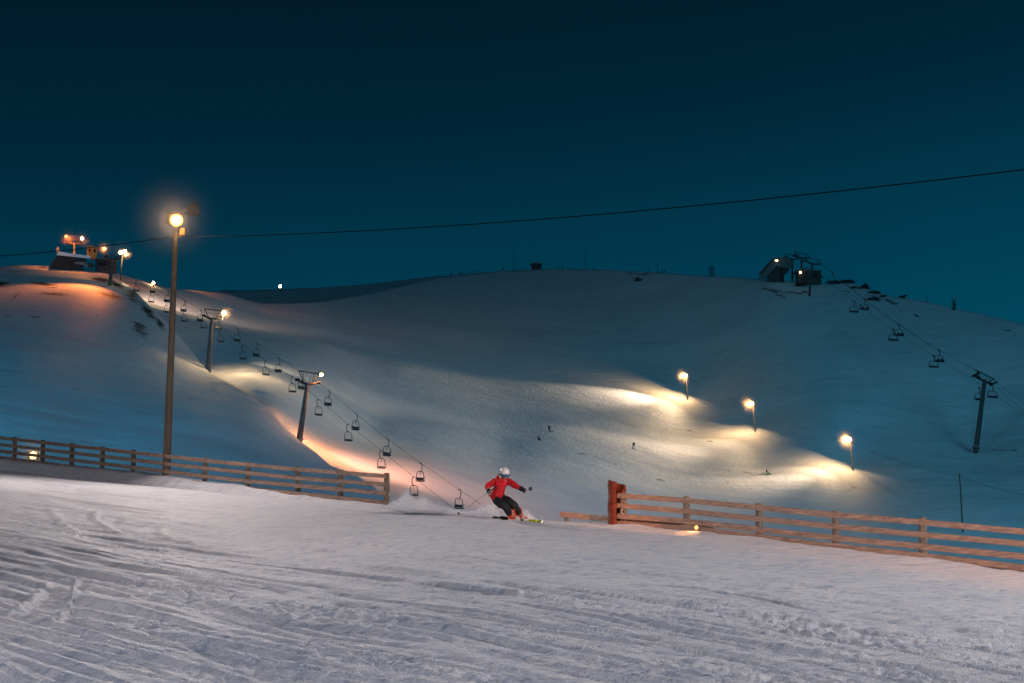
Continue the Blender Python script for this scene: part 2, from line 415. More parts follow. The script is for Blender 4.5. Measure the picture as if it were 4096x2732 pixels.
for d, dz in ((0.35, 0.02), (0.8, -0.12), (1.5, -0.5), (3, -1.3), (6, -3.0), (14, -6.5), (30, -12), (60, -18), (110, -22)):
    backY.append(yf + d); backZ.append(zb + dz)
YY = np.concatenate([YY, np.array(bankY), np.array(backY)]); ZZ = np.concatenate([ZZ, np.array(bankZ), np.array(backZ)])
XX = uc[None, :] * YY
A = XX * 0.736 - YY * 0.677; B = XX * 0.677 + YY * 0.736
wob = 0.25 * fbm(A / 5, B / 2, 3, 40) + 0.05 * fbm((A + .6 * B) / 1.1, (B - .4 * A) / .8, 3, 43)
Bw = B + wob
X_ = XX
msk = np.clip(fbm(A / 2.6, Bw / 0.75, 3, 11) * 1.9 + 0.15, 0, 1)
st1 = fbm(A / 4.5, Bw / 0.55, 4, 1); st2 = fbm(A / 1.9, Bw / 0.11, 2, 5, .4); st3 = fbm(A / 7.0, Bw / 1.5, 3, 9)
lum = fbm((X_ + .35 * YY) / 0.10, (YY - .52 * X_) / 0.10, 2, 21, 0.6) * .6 + .6 * fbm((X_ - .7 * YY) / .16, (YY + .8 * X_) / .16, 2, 25, .6)
groove = -np.clip(fbm(A / 3.6, Bw / 0.17, 2, 31, .35) - 0.20, 0, .5)
groove2 = -np.clip(fbm(A / 1.7, (Bw + .3 * wob) / 0.065, 2, 51, .35) - 0.15, 0, .4)
dY = np.maximum(np.abs(np.gradient(YY, axis=0)), 1e-3)
def keep(lam): return np.clip(lam / (2.2 * dY), 0, 1)          # drop detail finer than the mesh
D = 0.06 * st3 + 0.06 * st1 * keep(.4) + 0.05 * st2 * keep(.10) + 0.034 * lum * (0.25 + msk) * keep(.07) + 0.13 * groove * keep(.15) + 0.12 * groove2 * keep(.055)
fade = np.concatenate([np.ones(669), np.linspace(0.45, 0.35, nb), np.full(len(backY), 0.4)])
near_edge = np.clip((yc[None, :] - YY) / 1.5, 0.30, 1.0)
D = D * np.minimum(fade[:, None], 1) * np.where(YY < yc[None, :] + 0.01, near_edge, 0.7)
# carved ski tracks
TRK = [([(190, 2338), (160, 2368), (110, 2406), (60, 2434), (-40, 2458)], 0.024, 0.040), ([(306, 2336), (296, 2372), (276, 2420), (240, 2466), (170, 2498)], 0.022, 0.032), ([(222, 2345), (200, 2378), (150, 2416), (90, 2450)], -0.02, 0.07), ([(325, 2345), (316, 2380), (296, 2428), (262, 2474)], -0.02, 0.06),
       ([(385, 2052), (378, 2075), (420, 2100), (500, 2128), (560, 2140)], 0.03, 0.10), ([(470, 2075), (440, 2102), (520, 2130), (640, 2160), (700, 2175)], -0.025, 0.12),
       ([(650, 2105), (640, 2130), (700, 2160), (790, 2190)], 0.025, 0.10), ([(200, 2030), (215, 2060), (240, 2085), (330, 2120)], 0.02, 0.12), ([(3600, 2410), (3700, 2450), (3760, 2480), (3850, 2530)], -0.04, 0.16)]
for pts, amp, wd in TRK:
    g = [ground_point(*p) for p in pts]
    D = D + amp * np.exp(-(seg_dist(XX, YY, g) / wd) ** 2) * (1 + 0.5 * lum)
# broken top of the bank at the fence and lumps along the crest
D[669:669 + nb] += 0.03 * np.clip(fbm(A[669:669 + nb] / 0.35, B[669:669 + nb] / 0.2, 3, 77), 0, 1)
D[669 + nb - 8:669 + nb + 2] += 0.05 * fbm(A[669 + nb - 8:669 + nb + 2] / 0.7, B[669 + nb - 8:669 + nb + 2] / 0.7, 3, 66)
ZN = ZZ + D
grid_object('piste', XX, YY, ZN, M['snow_near'])

# ---------------------------------------------------------------- the hills
def tps(pts):
    p = np.array([(a / 1000, b / 1000) for a, b, _ in pts]); v = np.log(np.array([c for _, _, c in pts]))
    n = len(p)
    def U(d): return np.where(d > 0, d * d * np.log(d + 1e-12), 0)
    K = U(np.hypot(p[:, None, 0] - p[None, :, 0], p[:, None, 1] - p[None, :, 1])) + 0.012 * np.eye(n)
    Pm = np.c_[np.ones(n), p]
    S = np.zeros((n + 3, n + 3)); S[:n, :n] = K; S[:n, n:] = Pm; S[n:, :n] = Pm.T
    w = np.linalg.solve(S, np.r_[v, 0, 0, 0])
    def f(px, py):
        x = np.asarray(px, float) / 1000; y = np.asarray(py, float) / 1000
        s = w[n] + w[n + 1] * x + w[n + 2] * y
        for k in range(n): s = s + w[k] * U(np.hypot(x - p[k, 0], y - p[k, 1]))
        return np.exp(s)
    return f
main_D = tps([(4096, 1295, 405), (3800, 1240, 422), (3560, 1190, 436), (3320, 1130, 450), (3236, 1191, 436), (3050, 1118, 460), (2850, 1112, 490), (2450, 1082, 545),
    (2200, 1072, 562), (1750, 1110, 555), (1500, 1175, 515), (1300, 1205, 470), (1050, 1215, 435), (900, 1175, 415), (700, 1160, 392), (560, 1120, 372), (400, 1080, 370),
    (3905, 1790, 335), (4096, 2000, 275), (4500, 1800, 318), (3850, 2128, 238), (3415, 1900, 318), (3020, 1745, 354), (2752, 1615, 394), (3000, 1620, 376), (3300, 1700, 345), (2500, 1600, 380), (2533, 1795, 325), (2197, 1730, 318),
    (2080, 1960, 246), (1700, 1900, 232), (1400, 1850, 222), (1250, 1740, 230), (1200, 1752, 222), (1100, 1660, 220), (1100, 1600, 230), (1000, 1580, 233), (1000, 1535, 241), (920, 1530, 246), (920, 1506, 250), (830, 1483, 260), (1000, 1440, 275), (870, 1400, 290), (700, 1290, 308), (600, 1180, 345),
    (2200, 1500, 396), (2200, 1400, 430), (2800, 1400, 434), (2800, 1250, 464), (3300, 1500, 382), (3650, 1500, 378), (1600, 1500, 345), (1500, 1700, 282), (2000, 1800, 292), (2500, 1900, 292), (3000, 2000, 282),
    (3500, 2100, 252), (4096, 2200, 215), (2000, 2250, 190), (3000, 2280, 205), (1420, 2080, 175), (1300, 1300, 400), (2200, 1250, 485), (1750, 1300, 455), (4500, 1400, 390), (600, 1900, 190), (200, 1500, 270), (0, 1100, 365)])
left_D = tps([(0, 1740, 130), (0, 1500, 185), (0, 1300, 240), (0, 1160, 305), (0, 1065, 345), (200, 1062, 350), (330, 1072, 345), (435, 1160, 316), (470, 1120, 330), (520, 1150, 325),
    (600, 1225, 303), (680, 1300, 288), (830, 1483, 258), (920, 1506, 249), (1000, 1535, 241), (1100, 1600, 230), (1200, 1753, 216), (1320, 1860, 195), (1420, 1892, 185), (400, 1500, 205), (400, 1740, 145), (800, 1700, 165),
    (800, 1850, 128), (1200, 1880, 150), (1300, 2000, 110), (500, 1900, 105), (0, 1900, 95), (-500, 1500, 180), (-500, 1060, 345)])
MAIN_TOP = [(-900, 1130), (200, 1100), (440, 1082), (520, 1108), (600, 1131), (690, 1154), (800, 1164), (910, 1174), (960, 1192), (1050, 1215), (1170, 1214), (1300, 1206), (1500, 1172), (1620, 1142), (1750, 1112), (1850, 1098), (2000, 1084), (2200, 1074), (2450, 1080), (2600, 1088), (2850, 1106), (2960, 1110), (3035, 1117), (3150, 1124), (3250, 1133), (3310, 1136), (3400, 1128), (3500, 1166), (3560, 1187), (3620, 1192), (3720, 1210), (3800, 1232), (3900, 1250), (4096, 1296), (4400, 1390), (5200, 1600)]
LEFT_TOP = [(-900, 1120), (-300, 1085), (0, 1066), (100, 1060), (200, 1065), (330, 1076), (400, 1086), (440, 1100), (480, 1124), (530, 1152), (600, 1226), (680, 1302), (760, 1400), (800, 1450), (830, 1483), (870, 1508), (920, 1534), (1000, 1580), (1080, 1642), (1140, 1700), (1180, 1746), (1200, 1764), (1260, 1806), (1320, 1862), (1420, 1896), (1500, 1950), (1560, 2010), (1640, 2080), (1750, 2150)]

def hill(name, top, Df, px0, px1, ncol, nrow, bottom, amp, back, bare_list, seed, material, far_scale=1.0):
    px = np.linspace(px0, px1, ncol)
    tp = lerp_table(px, top)
    k = np.array([1, 2, 3, 2, 1.0]); k /= k.sum()
    tp = np.convolve(np.pad(tp, 2, 'edge'), k, 'valid')
    t = np.linspace(0, 1, nrow)
    PY = bottom * (1 - t[:, None]) + tp[None, :] * t[:, None]
    PX = np.repeat(px[None, :], nrow, 0)
    Dm = Df(PX, PY)
    for i in range(1, nrow): Dm[i] = np.maximum(Dm[i], Dm[i - 1] + 0.25)
    v = (H0 / 2 - PY) / F0; u = (PX - W0 / 2) / F0
    den = CP - v * SP
    X = u / den * Dm; Y = Dm; Z = (SP + v * CP) / den * Dm
    bx, by, bz = [X], [Y], [Z]
    rad = np.hypot(X[-1], Y[-1])
    for d, dz in back:
        s = (rad + d) / rad
        bx.append((X[-1] * s)[None]); by.append((Y[-1] * s)[None]); bz.append((Z[-1] * 1.0 + d * 0.06 - dz)[None])
    X = np.concatenate(bx); Y = np.concatenate(by); Z = np.concatenate(bz)
    nn = fbm(X / 26, Y / 26, 4, seed) * amp + fbm(X / 6, Y / 6, 3, seed + 9) * amp * 0.16
    # the foot of the slope runs on down into the valley
    X = np.concatenate([X[:1] * .55, X[:1] * .85, X]); Y = np.concatenate([Y[:1] * .55, Y[:1] * .85, Y]); Z = np.concatenate([Z[:1] * 0 - 26, Z[:1] - 5, Z])
    nn = np.concatenate([nn[:1] * 0, nn[:1], nn]); nrow += 2; t = np.concatenate([[0, 0], t]); PX = np.concatenate([PX[:2], PX]); PY = np.concatenate([PY[:2] + 900, PY])
    edge = np.ones(X.shape[0]); edge[:nrow] = np.clip((1 - t) * 5, 0.12, 1); edge[nrow:] = 0.12
    Z = Z + nn * edge[:, None]
    bare = np.zeros(X.shape)
    for (cx, cy, rx, ry, ang, w) in bare_list:
        c, s = math.cos(R(ang)), math.sin(R(ang))
        dx = PX - cx; dy = PY - cy
        g = w * np.exp(-(((dx * c + dy * s) / rx) ** 2 + ((-dx * s + dy * c) / ry) ** 2))
        bare[:nrow] = np.maximum(bare[:nrow], g)
    bare[bare < 0.03] = 0
    return grid_object(name, X, Y, Z, material, bare)
BARE_LEFT = [(10, 1137, 40, 14, 0, 1), (185, 1138, 70, 9, 6, 1), (215, 1172, 80, 9, 4, .9), (400, 1118, 55, 14, 12, 1), (470, 1140, 45, 12, 25, .95), (530, 1185, 40, 26, 45, .9), (590, 1245, 55, 16, 48, 1), (640, 1295, 30, 12, 50, 1),
    (450, 1185, 60, 14, 10, .8), (560, 1315, 55, 26, 55, .75), (500, 1240, 50, 12, 10, .6), (60, 1185, 40, 8, -45, .6), (140, 1265, 40, 8, -8, .7), (30, 1260, 30, 7, 0, .5), (60, 1085, 50, 5, 0, .55), (310, 1560, 40, 8, 0, .45), (380, 1557, 20, 6, 0, .4), (920, 1505, 60, 5, 12, .8), (1000, 1530, 40, 6, 10, .7), (1330, 1868, 60, 6, 35, .35), (390, 1262, 6, 4, 0, .6), (240, 1108, 60, 6, 0, .45)]
BARE_MAIN = [(3095, 1162, 90, 6, 10, .95), (3185, 1172, 50, 6, 14, .9), (3120, 1182, 50, 10, 25, .75), (3110, 1128, 70, 4, 4, .9), (3200, 1140, 40, 6, 5, .9), (3220, 1166, 22, 6, 10, 1), (3380, 1164, 30, 4, 15, .9), (3500, 1190, 30, 10, 30, .9), (3560, 1205, 40, 6, 25, .8),
    (3670, 1265, 22, 6, 40, .9), (3680, 1295, 10, 4, 20, .8), (2550, 1095, 90, 4, 4, .8), (2350, 1078, 200, 3.5, 0, .7), (2080, 1084, 90, 3.5, -3, .7), (1900, 1096, 100, 4, -6, .7), (2640, 1092, 40, 4, 6, .9), (2000, 1107, 50, 4, -8, .6), (3600, 1240, 30, 5, 30, .6),
    (3990, 1800, 50, 6, 4, .7), (4060, 1803, 20, 6, 4, .8), (2990, 1888, 45, 6, 12, .8), (3010, 1895, 20, 7, 12, .8), (3320, 1920, 25, 6, 20, .7), (3410, 1945, 25, 8, 25, .8), (3390, 1960, 20, 5, 20, .6), (3400, 2005, 10, 4, 10, .9), (2640, 1918, 25, 5, 15, .7), (2760, 1724, 20, 4, 10, .7), (2745, 1617, 16, 4, 0, .7), (3440, 1650, 25, 6, 30, .6), (3460, 1425, 40, 4, 8, .6), (2330, 1815, 22, 7, 5, .5), (2840, 1765, 14, 4, 10, .6), (3720, 1690, 30, 5, 20, .5), (3880, 1240, 30, 6, 20, .5), (4040, 1330, 60, 14, 20, .45), (3950, 1290, 50, 8, 20, .45), (2140, 1757, 8, 4, 0, .9)]
BACK = ((2, 0.05), (5, 0.5), (10, 2.0), (20, 6), (40, 15), (80, 34), (160, 70))
hill('hill', MAIN_TOP, main_D, -900, 6400, 720, 260, 2420, 0.4, BACK, BARE_MAIN, 3, M['snow_far'])
BACKL = ((1.5, 0.15), (4, 1.0), (8, 3.0), (14, 7), (24, 14), (40, 24))
hill('hill', LEFT_TOP, left_D, -900, 1750, 380, 240, 2330, 0.5, BACKL, BARE_LEFT, 13, M['snow_far'])
FAR_TOP = [(-200, 1190), (600, 1172), (880, 1164), (905, 1158), (930, 1160), (1000, 1160), (1120, 1158), (1300, 1148), (1450, 1138), (1600, 1122), (1750, 1104), (1900, 1100), (2300, 1110), (3000, 1160)]
hill('hill', FAR_TOP, lambda a, b: 800 + (1300 - b) * 0.9 + 0 * a, -200, 3000, 260, 40, 1300, 3.0, BACK, [(1000, 1164, 90, 4, 0, .5), (1300, 1155, 150, 4, -3, .5), (905, 1160, 14, 5, 0, .7)], 23, M['snow_far'])
def onhill(px, py): return P(px, py, float(main_D(px, py)))
def onleft(px, py): return P(px, py, float(left_D(px, py)))

# ---------------------------------------------------------------- fences
def rail_table(tab):
    xs = [t[0] for t in tab]
    return lambda px, k: float(np.interp(px, xs, [t[1][k] for t in tab]))
LEFT_R = rail_table([(-260, (1723, 1751, 1777, 1801)), (0, (1751, 1778, 1804, 1829)), (390, (1794, 1823, 1852, 1880)), (820, (1842, 1872, 1905, 1935)), (990, (1859, 1891, 1924, 1953)), (1190, (1878, 1912, 1942, 1974)), (1545, (1905, 1939, 1974, 2010))])
RIGHT_R = rail_table([(2470, (1982, 2022, 2064, 2093)), (2745, (2002, 2045, 2085, 2111)), (3035, (2030, 2075, 2117, 2146)), (3340, (2060, 2106, 2152, 2184)), (3690, (2089, 2139, 2186, 2222)), (4096, (2127, 2175, 2226, 2270)), (4500, (2166, 2214, 2273, 2322)), (5400, (2253, 2301, 2378, 2438))])
def board(mb, p0, p1, h, th, lift=0.0):
    d = (p1 - p0); L = d.length; d.normalize()
    x = d; y = Vector((-d.y, d.x, 0)).normalized(); z = x.cross(y)
    mb.box((p0 + p1) / 2 + Vector((0, 0, lift)), (L, th, h), Matrix((x, y, z)).transposed(), bev=0.008)
def make_fence(label, rails, posts, px_end0, px_end1, rails_n=4, plank_low=None):
    base = fpoint(posts[len(posts) // 2], rails(posts[len(posts) // 2], 3) + 30)
    f = thing('fence', base, label, 'fence')
    for k in range(rails_n):
        stops = [px_end0] + [p for p in posts if px_end0 < p < px_end1] + [px_end1]
        mb = MB()
        for i, (a, b) in enumerate(zip(stops[:-1], stops[1:])):
            j = random.uniform(-0.006, 0.006)
            board(mb, fpoint(a, rails(a, k), 0.115), fpoint(b, rails(b, k), 0.115 + j), 0.128 + random.uniform(-.006, .006), 0.038 + 0.004 * (i % 2))
        mb.build('rail', M['wood'], f, origin=None).location = -base
    for p in posts:
        mb = MB()
        top = fpoint(p, rails(p, 0)) + Vector((0, 0, 0.085)); bot = fpoint(p, rails(p, 3)) - Vector((0, 0, 0.75))
        n = 7; pts = [bot.lerp(top, i / n) for i in range(n + 1)] + [top + Vector((0, 0, 0.012))]
        mb.tube(pts, [0.085 + random.uniform(-.004, .004) for _ in range(n + 1)] + [0.07], 14)
        po = mb.build('post', M['post'], f, smooth=True); po.location = -base
        mb = MB(); zz = random.choice((.18, .42, .66)); q = bot.lerp(top, .35 + .6 * zz) + FD * .085
        for _ in range(4): mb.ball(q + Vector((random.uniform(-.015, .015), random.uniform(-.03, .03), random.uniform(-.05, .05))), random.uniform(.015, .032), seg=7, rings=5, sc=(.7, .8, 1.3))
        mb.build('snow_crust', M['snow_near'], po, smooth=True)
    return f
left_posts = [-150, -55, 60, 172, 288, 410, 534, 820, 992, 1192, 1362, 1547]
right_posts = [2493, 2746, 3036, 3342, 3690, 4120, 4600, 5080]
make_fence('long four rail wooden fence behind the tall floodlight mast', LEFT_R, left_posts, -260, 1553)
make_fence('four rail wooden fence to the right of the orange pad', RIGHT_R, right_posts, 2480, 5400)
# low plank running on from the right fence past the pad
lp = thing('barrier_plank', fpoint(2235, 2070), 'low single plank lit orange, between the skier and the orange pad', 'barrier')
mb = MB(); board(mb, fpoint(2224, 2056, -0.16), fpoint(2840, 2118, -0.16), 0.15, 0.05); mb.build('plank', M['wood'], lp).location = -lp.location
mb = MB(); q = fpoint(2240, 2062, -0.26); mb.tube([q - Vector((0, 0, .7)), q + Vector((0, 0, .07))], 0.06, 12); mb.build('post', M['post'], lp, smooth=True).location = -lp.location
# orange crash pad wrapped round the end post
c0 = fpoint(2474, 2082, 0.05)
pd = thing('crash_pad', c0, 'orange padded cover wrapped round the end post of the right fence', 'safety pad')
def pad_sheet(mb, pts, z0, z1, th, top=None):
    n = len(pts); rows = 9
    out, inn = [], []
    for r in range(rows + 1):
        for i, (x, y) in enumerate(pts):
            t = r / rows; zt = z1 if top is None else top[i]
            wv = 0.012 * math.sin(r * 1.7 + i * .8)
            out.append(Vector((x * (1 - .10 * t) + wv, y + wv, z0 + (zt - z0) * t)))
    for r in range(rows + 1):
        for i, (x, y) in enumerate(pts):
            v = out[r * n + i]; d = Vector((x, y, 0)); d = d.normalized() if d.length > 0 else Vector((1, 0, 0))
            inn.append(v - d * th)
    fs = []; o = len(out)
    for r in range(rows):
        for i in range(n - 1):
            a, b, c, d = r * n + i, r * n + i + 1, (r + 1) * n + i + 1, (r + 1) * n + i
            fs += [(a, b, c, d), (o + d, o + c, o + b, o + a)]
    for i in range(n - 1):
        fs += [(i, o + i, o + i + 1, i + 1), (rows * n + i, rows * n + i + 1, o + rows * n + i + 1, o + rows * n + i)]
    for r in range(rows):
        for i in (0, n - 1):
            a, b = r * n + i, (r + 1) * n + i
            fs.append((a, b, o + b, o + a) if i == 0 else (b, a, o + a, o + b))
    mb.add(out + inn, fs)
mb = MB()
arc = [(0.245 * math.cos(t), 0.22 * math.sin(t)) for t in np.linspace(R(-97), R(-412), 20)]
pad_sheet(mb, arc, -0.22, 1.02, 0.045, top=[1.02 - .012 * abs(i - 5) - (.10 if i > 16 else 0) for i in range(20)])
mb.build('pad', M['pad'], pd, smooth=True)
mb = MB()
ring = [Vector((0.251 * math.cos(t), 0.226 * math.sin(t), 0.42 + 0.01 * math.sin(3 * t))) for t in np.linspace(R(-95), R(-414), 20)]
mb.tube(ring, 0.008, 6); mb.build('strap', M['steel'], pd)
mb = MB()
for k in range(14): mb.ball((0.10 + random.uniform(-.03, .05), -0.12 + random.uniform(-.02, .05), 0.05 + 0.045 * k + random.uniform(-.02, .02)), random.uniform(.02, .045), seg=7, rings=5)
mb.build('packed_snow', M['snow_near'], pd, smooth=True)

# ---------------------------------------------------------------- floodlight heads
def floodlight(mb_h, mb_l, c, d, w=0.5, h=0.4, dep=0.25, lens_r=None):
    """wedge housing opening along d, lens set in its mouth"""
    d = Vector(d).normalized(); x = d.cross(Vector((0, 0, 1))).normalized(); z = x.cross(d)
    c = Vector(c)
    def pt(a, b, e): return c + x * a + z * b + d * e
    vs = [pt(-w / 2, -h / 2, dep), pt(w / 2, -h / 2, dep), pt(w / 2, h / 2, dep), pt(-w / 2, h / 2, dep), pt(-w * .3, -h * .25, -dep * .4), pt(w * .3, -h * .25, -dep * .4), pt(w * .3, h * .3, -dep * .4), pt(-w * .3, h * .3, -dep * .4)]
    mb_h.add(vs, [(4, 7, 6, 5), (0, 4, 5, 1), (1, 5, 6, 2), (2, 6, 7, 3), (3, 7, 4, 0)])
    vs2 = [pt(a * .92, b * .92, dep * .9) for a, b in ((-w / 2, -h / 2), (w / 2, -h / 2), (w / 2, h / 2), (-w / 2, h / 2))]
    mb_h.add(vs2 + vs[:4], [(0, 1, 5, 4), (1, 2, 6, 5), (2, 3, 7, 6), (3, 0, 4, 7)])
    if mb_l is not None:
        rr = lens_r or min(w, h) * 0.42
        mb_l.ball(pt(0, 0, dep * .86), rr, seg=14, rings=8, sc=(1, .5, 1), rot=Matrix((x, d, z)).transposed())

# tall floodlight mast
mb_top = P(704, 905, MAST_Y); mb_bot = P(664, 1925, MAST_Y)
mast = thing('floodlight_mast', mb_bot, 'tall wooden mast with lit yellow floodlight standing in the left fence', 'light mast')
def rel(o, mbd, name, m, smooth=False):
    ob = mbd.build(name, m, o, smooth=smooth); ob.location = -o.location; return ob
mb = MB(); n = 12
pts = [mb_bot.lerp(mb_top, i / n) for i in range(n + 1)]; pts[0] = pts[0] - Vector((0, 0, .9))
mb.tube(pts, [0.145 - 0.055 * i / n for i in range(n + 1)], 18); rel(mast, mb, 'pole', M['mast'], True)
hh, ll = MB(), MB()
hc = P(704, 872, MAST_Y) + Vector((-.12, .06, 0.02))
floodlight(hh, None, hc, (0.35, -1, -.30), 0.58, 0.46, 0.26)
ho = rel(mast, hh, 'floodlight', M['galv'])
lc = P(713, 889, MAST_Y) + Vector((0, -.30, 0)); ld = Vector((0.2, -1, -.25)).normalized()
bz = MB(); bz.tube([lc - ld * .16, lc - ld * .02], [.15, .235], 20); bo = rel(mast, bz, 'reflector', M['bezel'], True)
ll.ball(lc, 0.145, seg=18, rings=12, sc=(1, .55, 1)); lo = rel(mast, ll, 'lens', M['lamp_mast'], True); lo.parent = bo; lo.location = (0, 0, 0)
hh = MB(); floodlight(hh, None, P(757, 838, MAST_Y) + Vector((0, .1, 0)), (0.85, .25, .25), 0.5, 0.42, 0.30); rel(mast, hh, 'floodlight', M['galv'])
mb = MB(); mb.tube([P(690, 878, MAST_Y), P(725, 862, MAST_Y), P(750, 846, MAST_Y)], 0.03, 8); mb.tube([P(662, 888, MAST_Y), P(720, 880, MAST_Y)], 0.03, 8); rel(mast, mb, 'bracket', M['galv'])
mb = MB(); mb.box(P(731, 928, MAST_Y) + Vector((0, -.03, 0)), (0.19, 0.16, 0.27), bev=0.015); rel(mast, mb, 'ballast_box', M['cabin'])
mb = MB(); mb.box(P(694, 946, MAST_Y) + Vector((-.08, -.06, 0)), (0.12, 0.06, 0.06), bev=.01); rel(mast, mb, 'clamp', M['galv']); mb = MB(); mb.box(P(722, 948, MAST_Y) + Vector((0, -.06, 0)), (0.14, 0.06, 0.06), bev=.01); rel(mast, mb, 'clamp', M['galv'])

def cable(name, pts, r, label, m=None, sag=0.0, cat='cable', n=6, group=None):
    pts = [Vector(p) for p in pts]; out = []
    for i, (a, b) in enumerate(zip(pts[:-1], pts[1:])):
        k = 14 if sag else 2
        for j in range(k):
            t = j / k; out.append(a.lerp(b, t) - Vector((0, 0, sag * 4 * t * (1 - t))))
    out.append(pts[-1])
    mb = MB(); mb.tube(out, r, n)
    return tag(mb.build(name, m or M['rope'], None, smooth=True, origin=pts[0]), label, cat, group)
cable('overhead_cable', [P(724, 948, MAST_Y), P(4500, 628, 30), P(4500, 628, 30) + (P(4500, 628, 30) - P(724, 948, MAST_Y)) * 1.4], 0.014, 'thin dark overhead cable crossing the whole sky right of the mast', sag=0.38)
cable('overhead_cable', [P(688, 947, MAST_Y), P(-420, 1046, 52)], 0.014, 'thin dark overhead cable from the mast out past the left station', sag=0.16)

# lamp heads low behind the fences
def ground_lamp(loc, stand, d, label, m, w=.34):
    t = thing('floodlight', loc + Vector((0, 0, -stand)), label, 'floodlight')
    mb = MB(); mb.tube([(0, 0, -.3), (0, 0, stand - .1)], 0.035, 10); mb.box((0, 0, 0.0), (.4, .4, .06), bev=.01); mb.build('stand', M['steel'], t)
    hh, ll = MB(), MB(); floodlight(hh, ll, (0, 0, stand), d, w, w * .8, .16, w * .36)
    h = hh.build('housing', M['galv'], t); l = ll.build('lens', m, h, smooth=True)
    return t
g1 = P(134, 1822, 61); ground_lamp(g1, 1.2, (0.25, -1, -.05), 'low floodlight shining through the rails at the far left of the fence', M['lamp_low'], .44)
g2 = fpoint(2815, 2113, 0.32); ground_lamp(g2, 0.7, (-0.05, -1, 0), 'small orange floodlight glaring under the bottom rail right of the orange pad', M['lamp_amber'], .12)
spot('fence_lamp', g1 + Vector((.1, -.4, 0)), g1 + Vector((1.2, -6, -.6)), 900, WARM, 150, 1.0, 0.2)
spot('fence_lamp', g2 + Vector((0, -.25, 0)), g2 + Vector((-2.5, -1.2, -.3)), 60, (1.0, .38, .10), 140, 1.0, 0.1)

# ---------------------------------------------------------------- chair lifts
def lift_Y(u, C, k): return C / (u - k)
KL, CL = -0.58, 93.4; KR, CR = -0.3158, 217.7
ddL = 1.5 * math.sqrt(1 + KL * KL); ddR = 2.6 * math.sqrt(1 + KR * KR)
def on_line(px, py, C, k):
    a, b = ray(px, py); Y = C / (a - k); return Vector((a * Y, Y, b * Y))
def make_tower(base, top, line_dir, w, gh, r0, r1, label, lamp=None, lens=None, scale=1.0, group='lift towers', arms=True):
    """base, top: points; line_dir: horizontal direction of the line uphill"""
    z = (top - base).normalized(); H = (top - base).length
    y = (Vector(line_dir) - z * Vector(line_dir).dot(z)).normalized(); x = y.cross(z)
    t = thing('lift_tower', base, label, 'lift tower', group)
    rm = Matrix((x, y, z)).transposed()
    t.rotation_euler = rm.to_euler()
    mb = MB(); mb.tube([(0, 0, -1.0), (0, 0, 0), (0, 0, H * .5), (0, 0, H)], [r0, r0, (r0 + r1) / 2, r1], 16); mb.build('column', M['galv'], t, smooth=True)
    mb = MB(); mb.disc((0, 0, 0.06), (0, 0, 1), r0 * 1.55, 0.14, 18); mb.build('base_plate', M['concrete'], t)
    mb = MB()
    mb.tube([(-w, 0, H + .12 * scale), (-w * .45, 0, H - .18 * scale), (0, 0, H - .28 * scale), (w * .45, 0, H - .18 * scale), (w, 0, H + .12 * scale)], [.14 * scale, .19 * scale, .24 * scale, .19 * scale, .14 * scale], 10)
    mb.build('crossarm', M['steel'], t, smooth=True)
    mb = MB(); g = H + gh
    mb.tube([(-w * 1.12, 0, g), (w * 1.12, 0, g)], .085 * scale, 8)
    for s in (-1, 1):
        mb.tube([(s * w * .42, 0, H - .1), (s * w * 1.05, 0, g)], .07 * scale, 8)
        for q in (.25, .55): mb.tube([(s * w * q, 0, g), (s * w * q * 1.1, 0.25, H + .15)], .022 * scale, 6)
    mb.build('gantry', M['steel'], t, smooth=True)
    for s in (-1, 1):
        mb = MB()
        mb.box((s * w, 0, H + .12 * scale), (.12 * scale, 1.9 * scale, .13 * scale), bev=.02)
        for q in (-.75, -.25, .25, .75): mb.disc((s * w * 1.0 + s * .14 * scale, q * scale, H + .2 * scale), (1, 0, 0), .21 * scale, .09 * scale, 14)
        mb.build('sheave_train', M['steel'], t)
        mb = MB(); mb.box((s * w * .62, .35 * scale, H + .0), (w * .7, .5 * scale, .04), bev=.005)
        for q in (-.3, .3): mb.tube([(s * w * .62 + q * w, .58 * scale, H), (s * w * .62 + q * w, .58 * scale, H + .8 * scale)], .018, 6)
        mb.tube([(s * w * .62 - .33 * w, .58 * scale, H + .8 * scale), (s * w * .62 + .33 * w, .58 * scale, H + .8 * scale)], .018, 6)
        mb.build('catwalk', M['steel'], t)
    mb = MB()
    for s in (-1, 1): mb.tube([(s * .18, -r0 - .12, 1.2), (s * .18, -r1 - .12, H - .3)], .018, 6)
    for i in range(int((H - 1.6) / .35)):
        zz = 1.4 + i * .35; yy = -(r0 + (r1 - r0) * zz / H) - .12; mb.tube([(-.18, yy, zz), (.18, yy, zz)], .014, 5)
    mb.build('ladder', M['steel'], t)
    for (lx, lz, dx, mm, sz) in (lamp or []):
        hh, ll = MB(), MB(); d = rm.transposed() @ Vector(dx)
        floodlight(hh, ll, (lx, 0, H + lz), d, sz, sz * .8, sz * .5, sz * .42)
        hh.tube([(lx * .86, 0, H + lz), (lx, 0, H + lz)], .05, 6)
        h = hh.build('floodlight', M['steel'], t); ll.build('lens', mm, h, smooth=True)
    return t
def updir(k): return Vector((k, 1, 0)).normalized()
def towY(px, py): return on_line(px, py, CL, KL)
def base_at(px, py, Y): return P(px, py, Y)
t3t = towY(1230, 1530); t2t = towY(849, 1270); t1t = towY(449, 1032); 
make_tower(P(1198, 1757, t3t.y + .8), t3t, updir(KL), 1.55, 1.55, .48, .27, 'dark lift tower nearest the wooden fence, its foot in a pink glow', [(1.9, 1.5, (.7, -.8, -.35), M['lamp'], .62)])
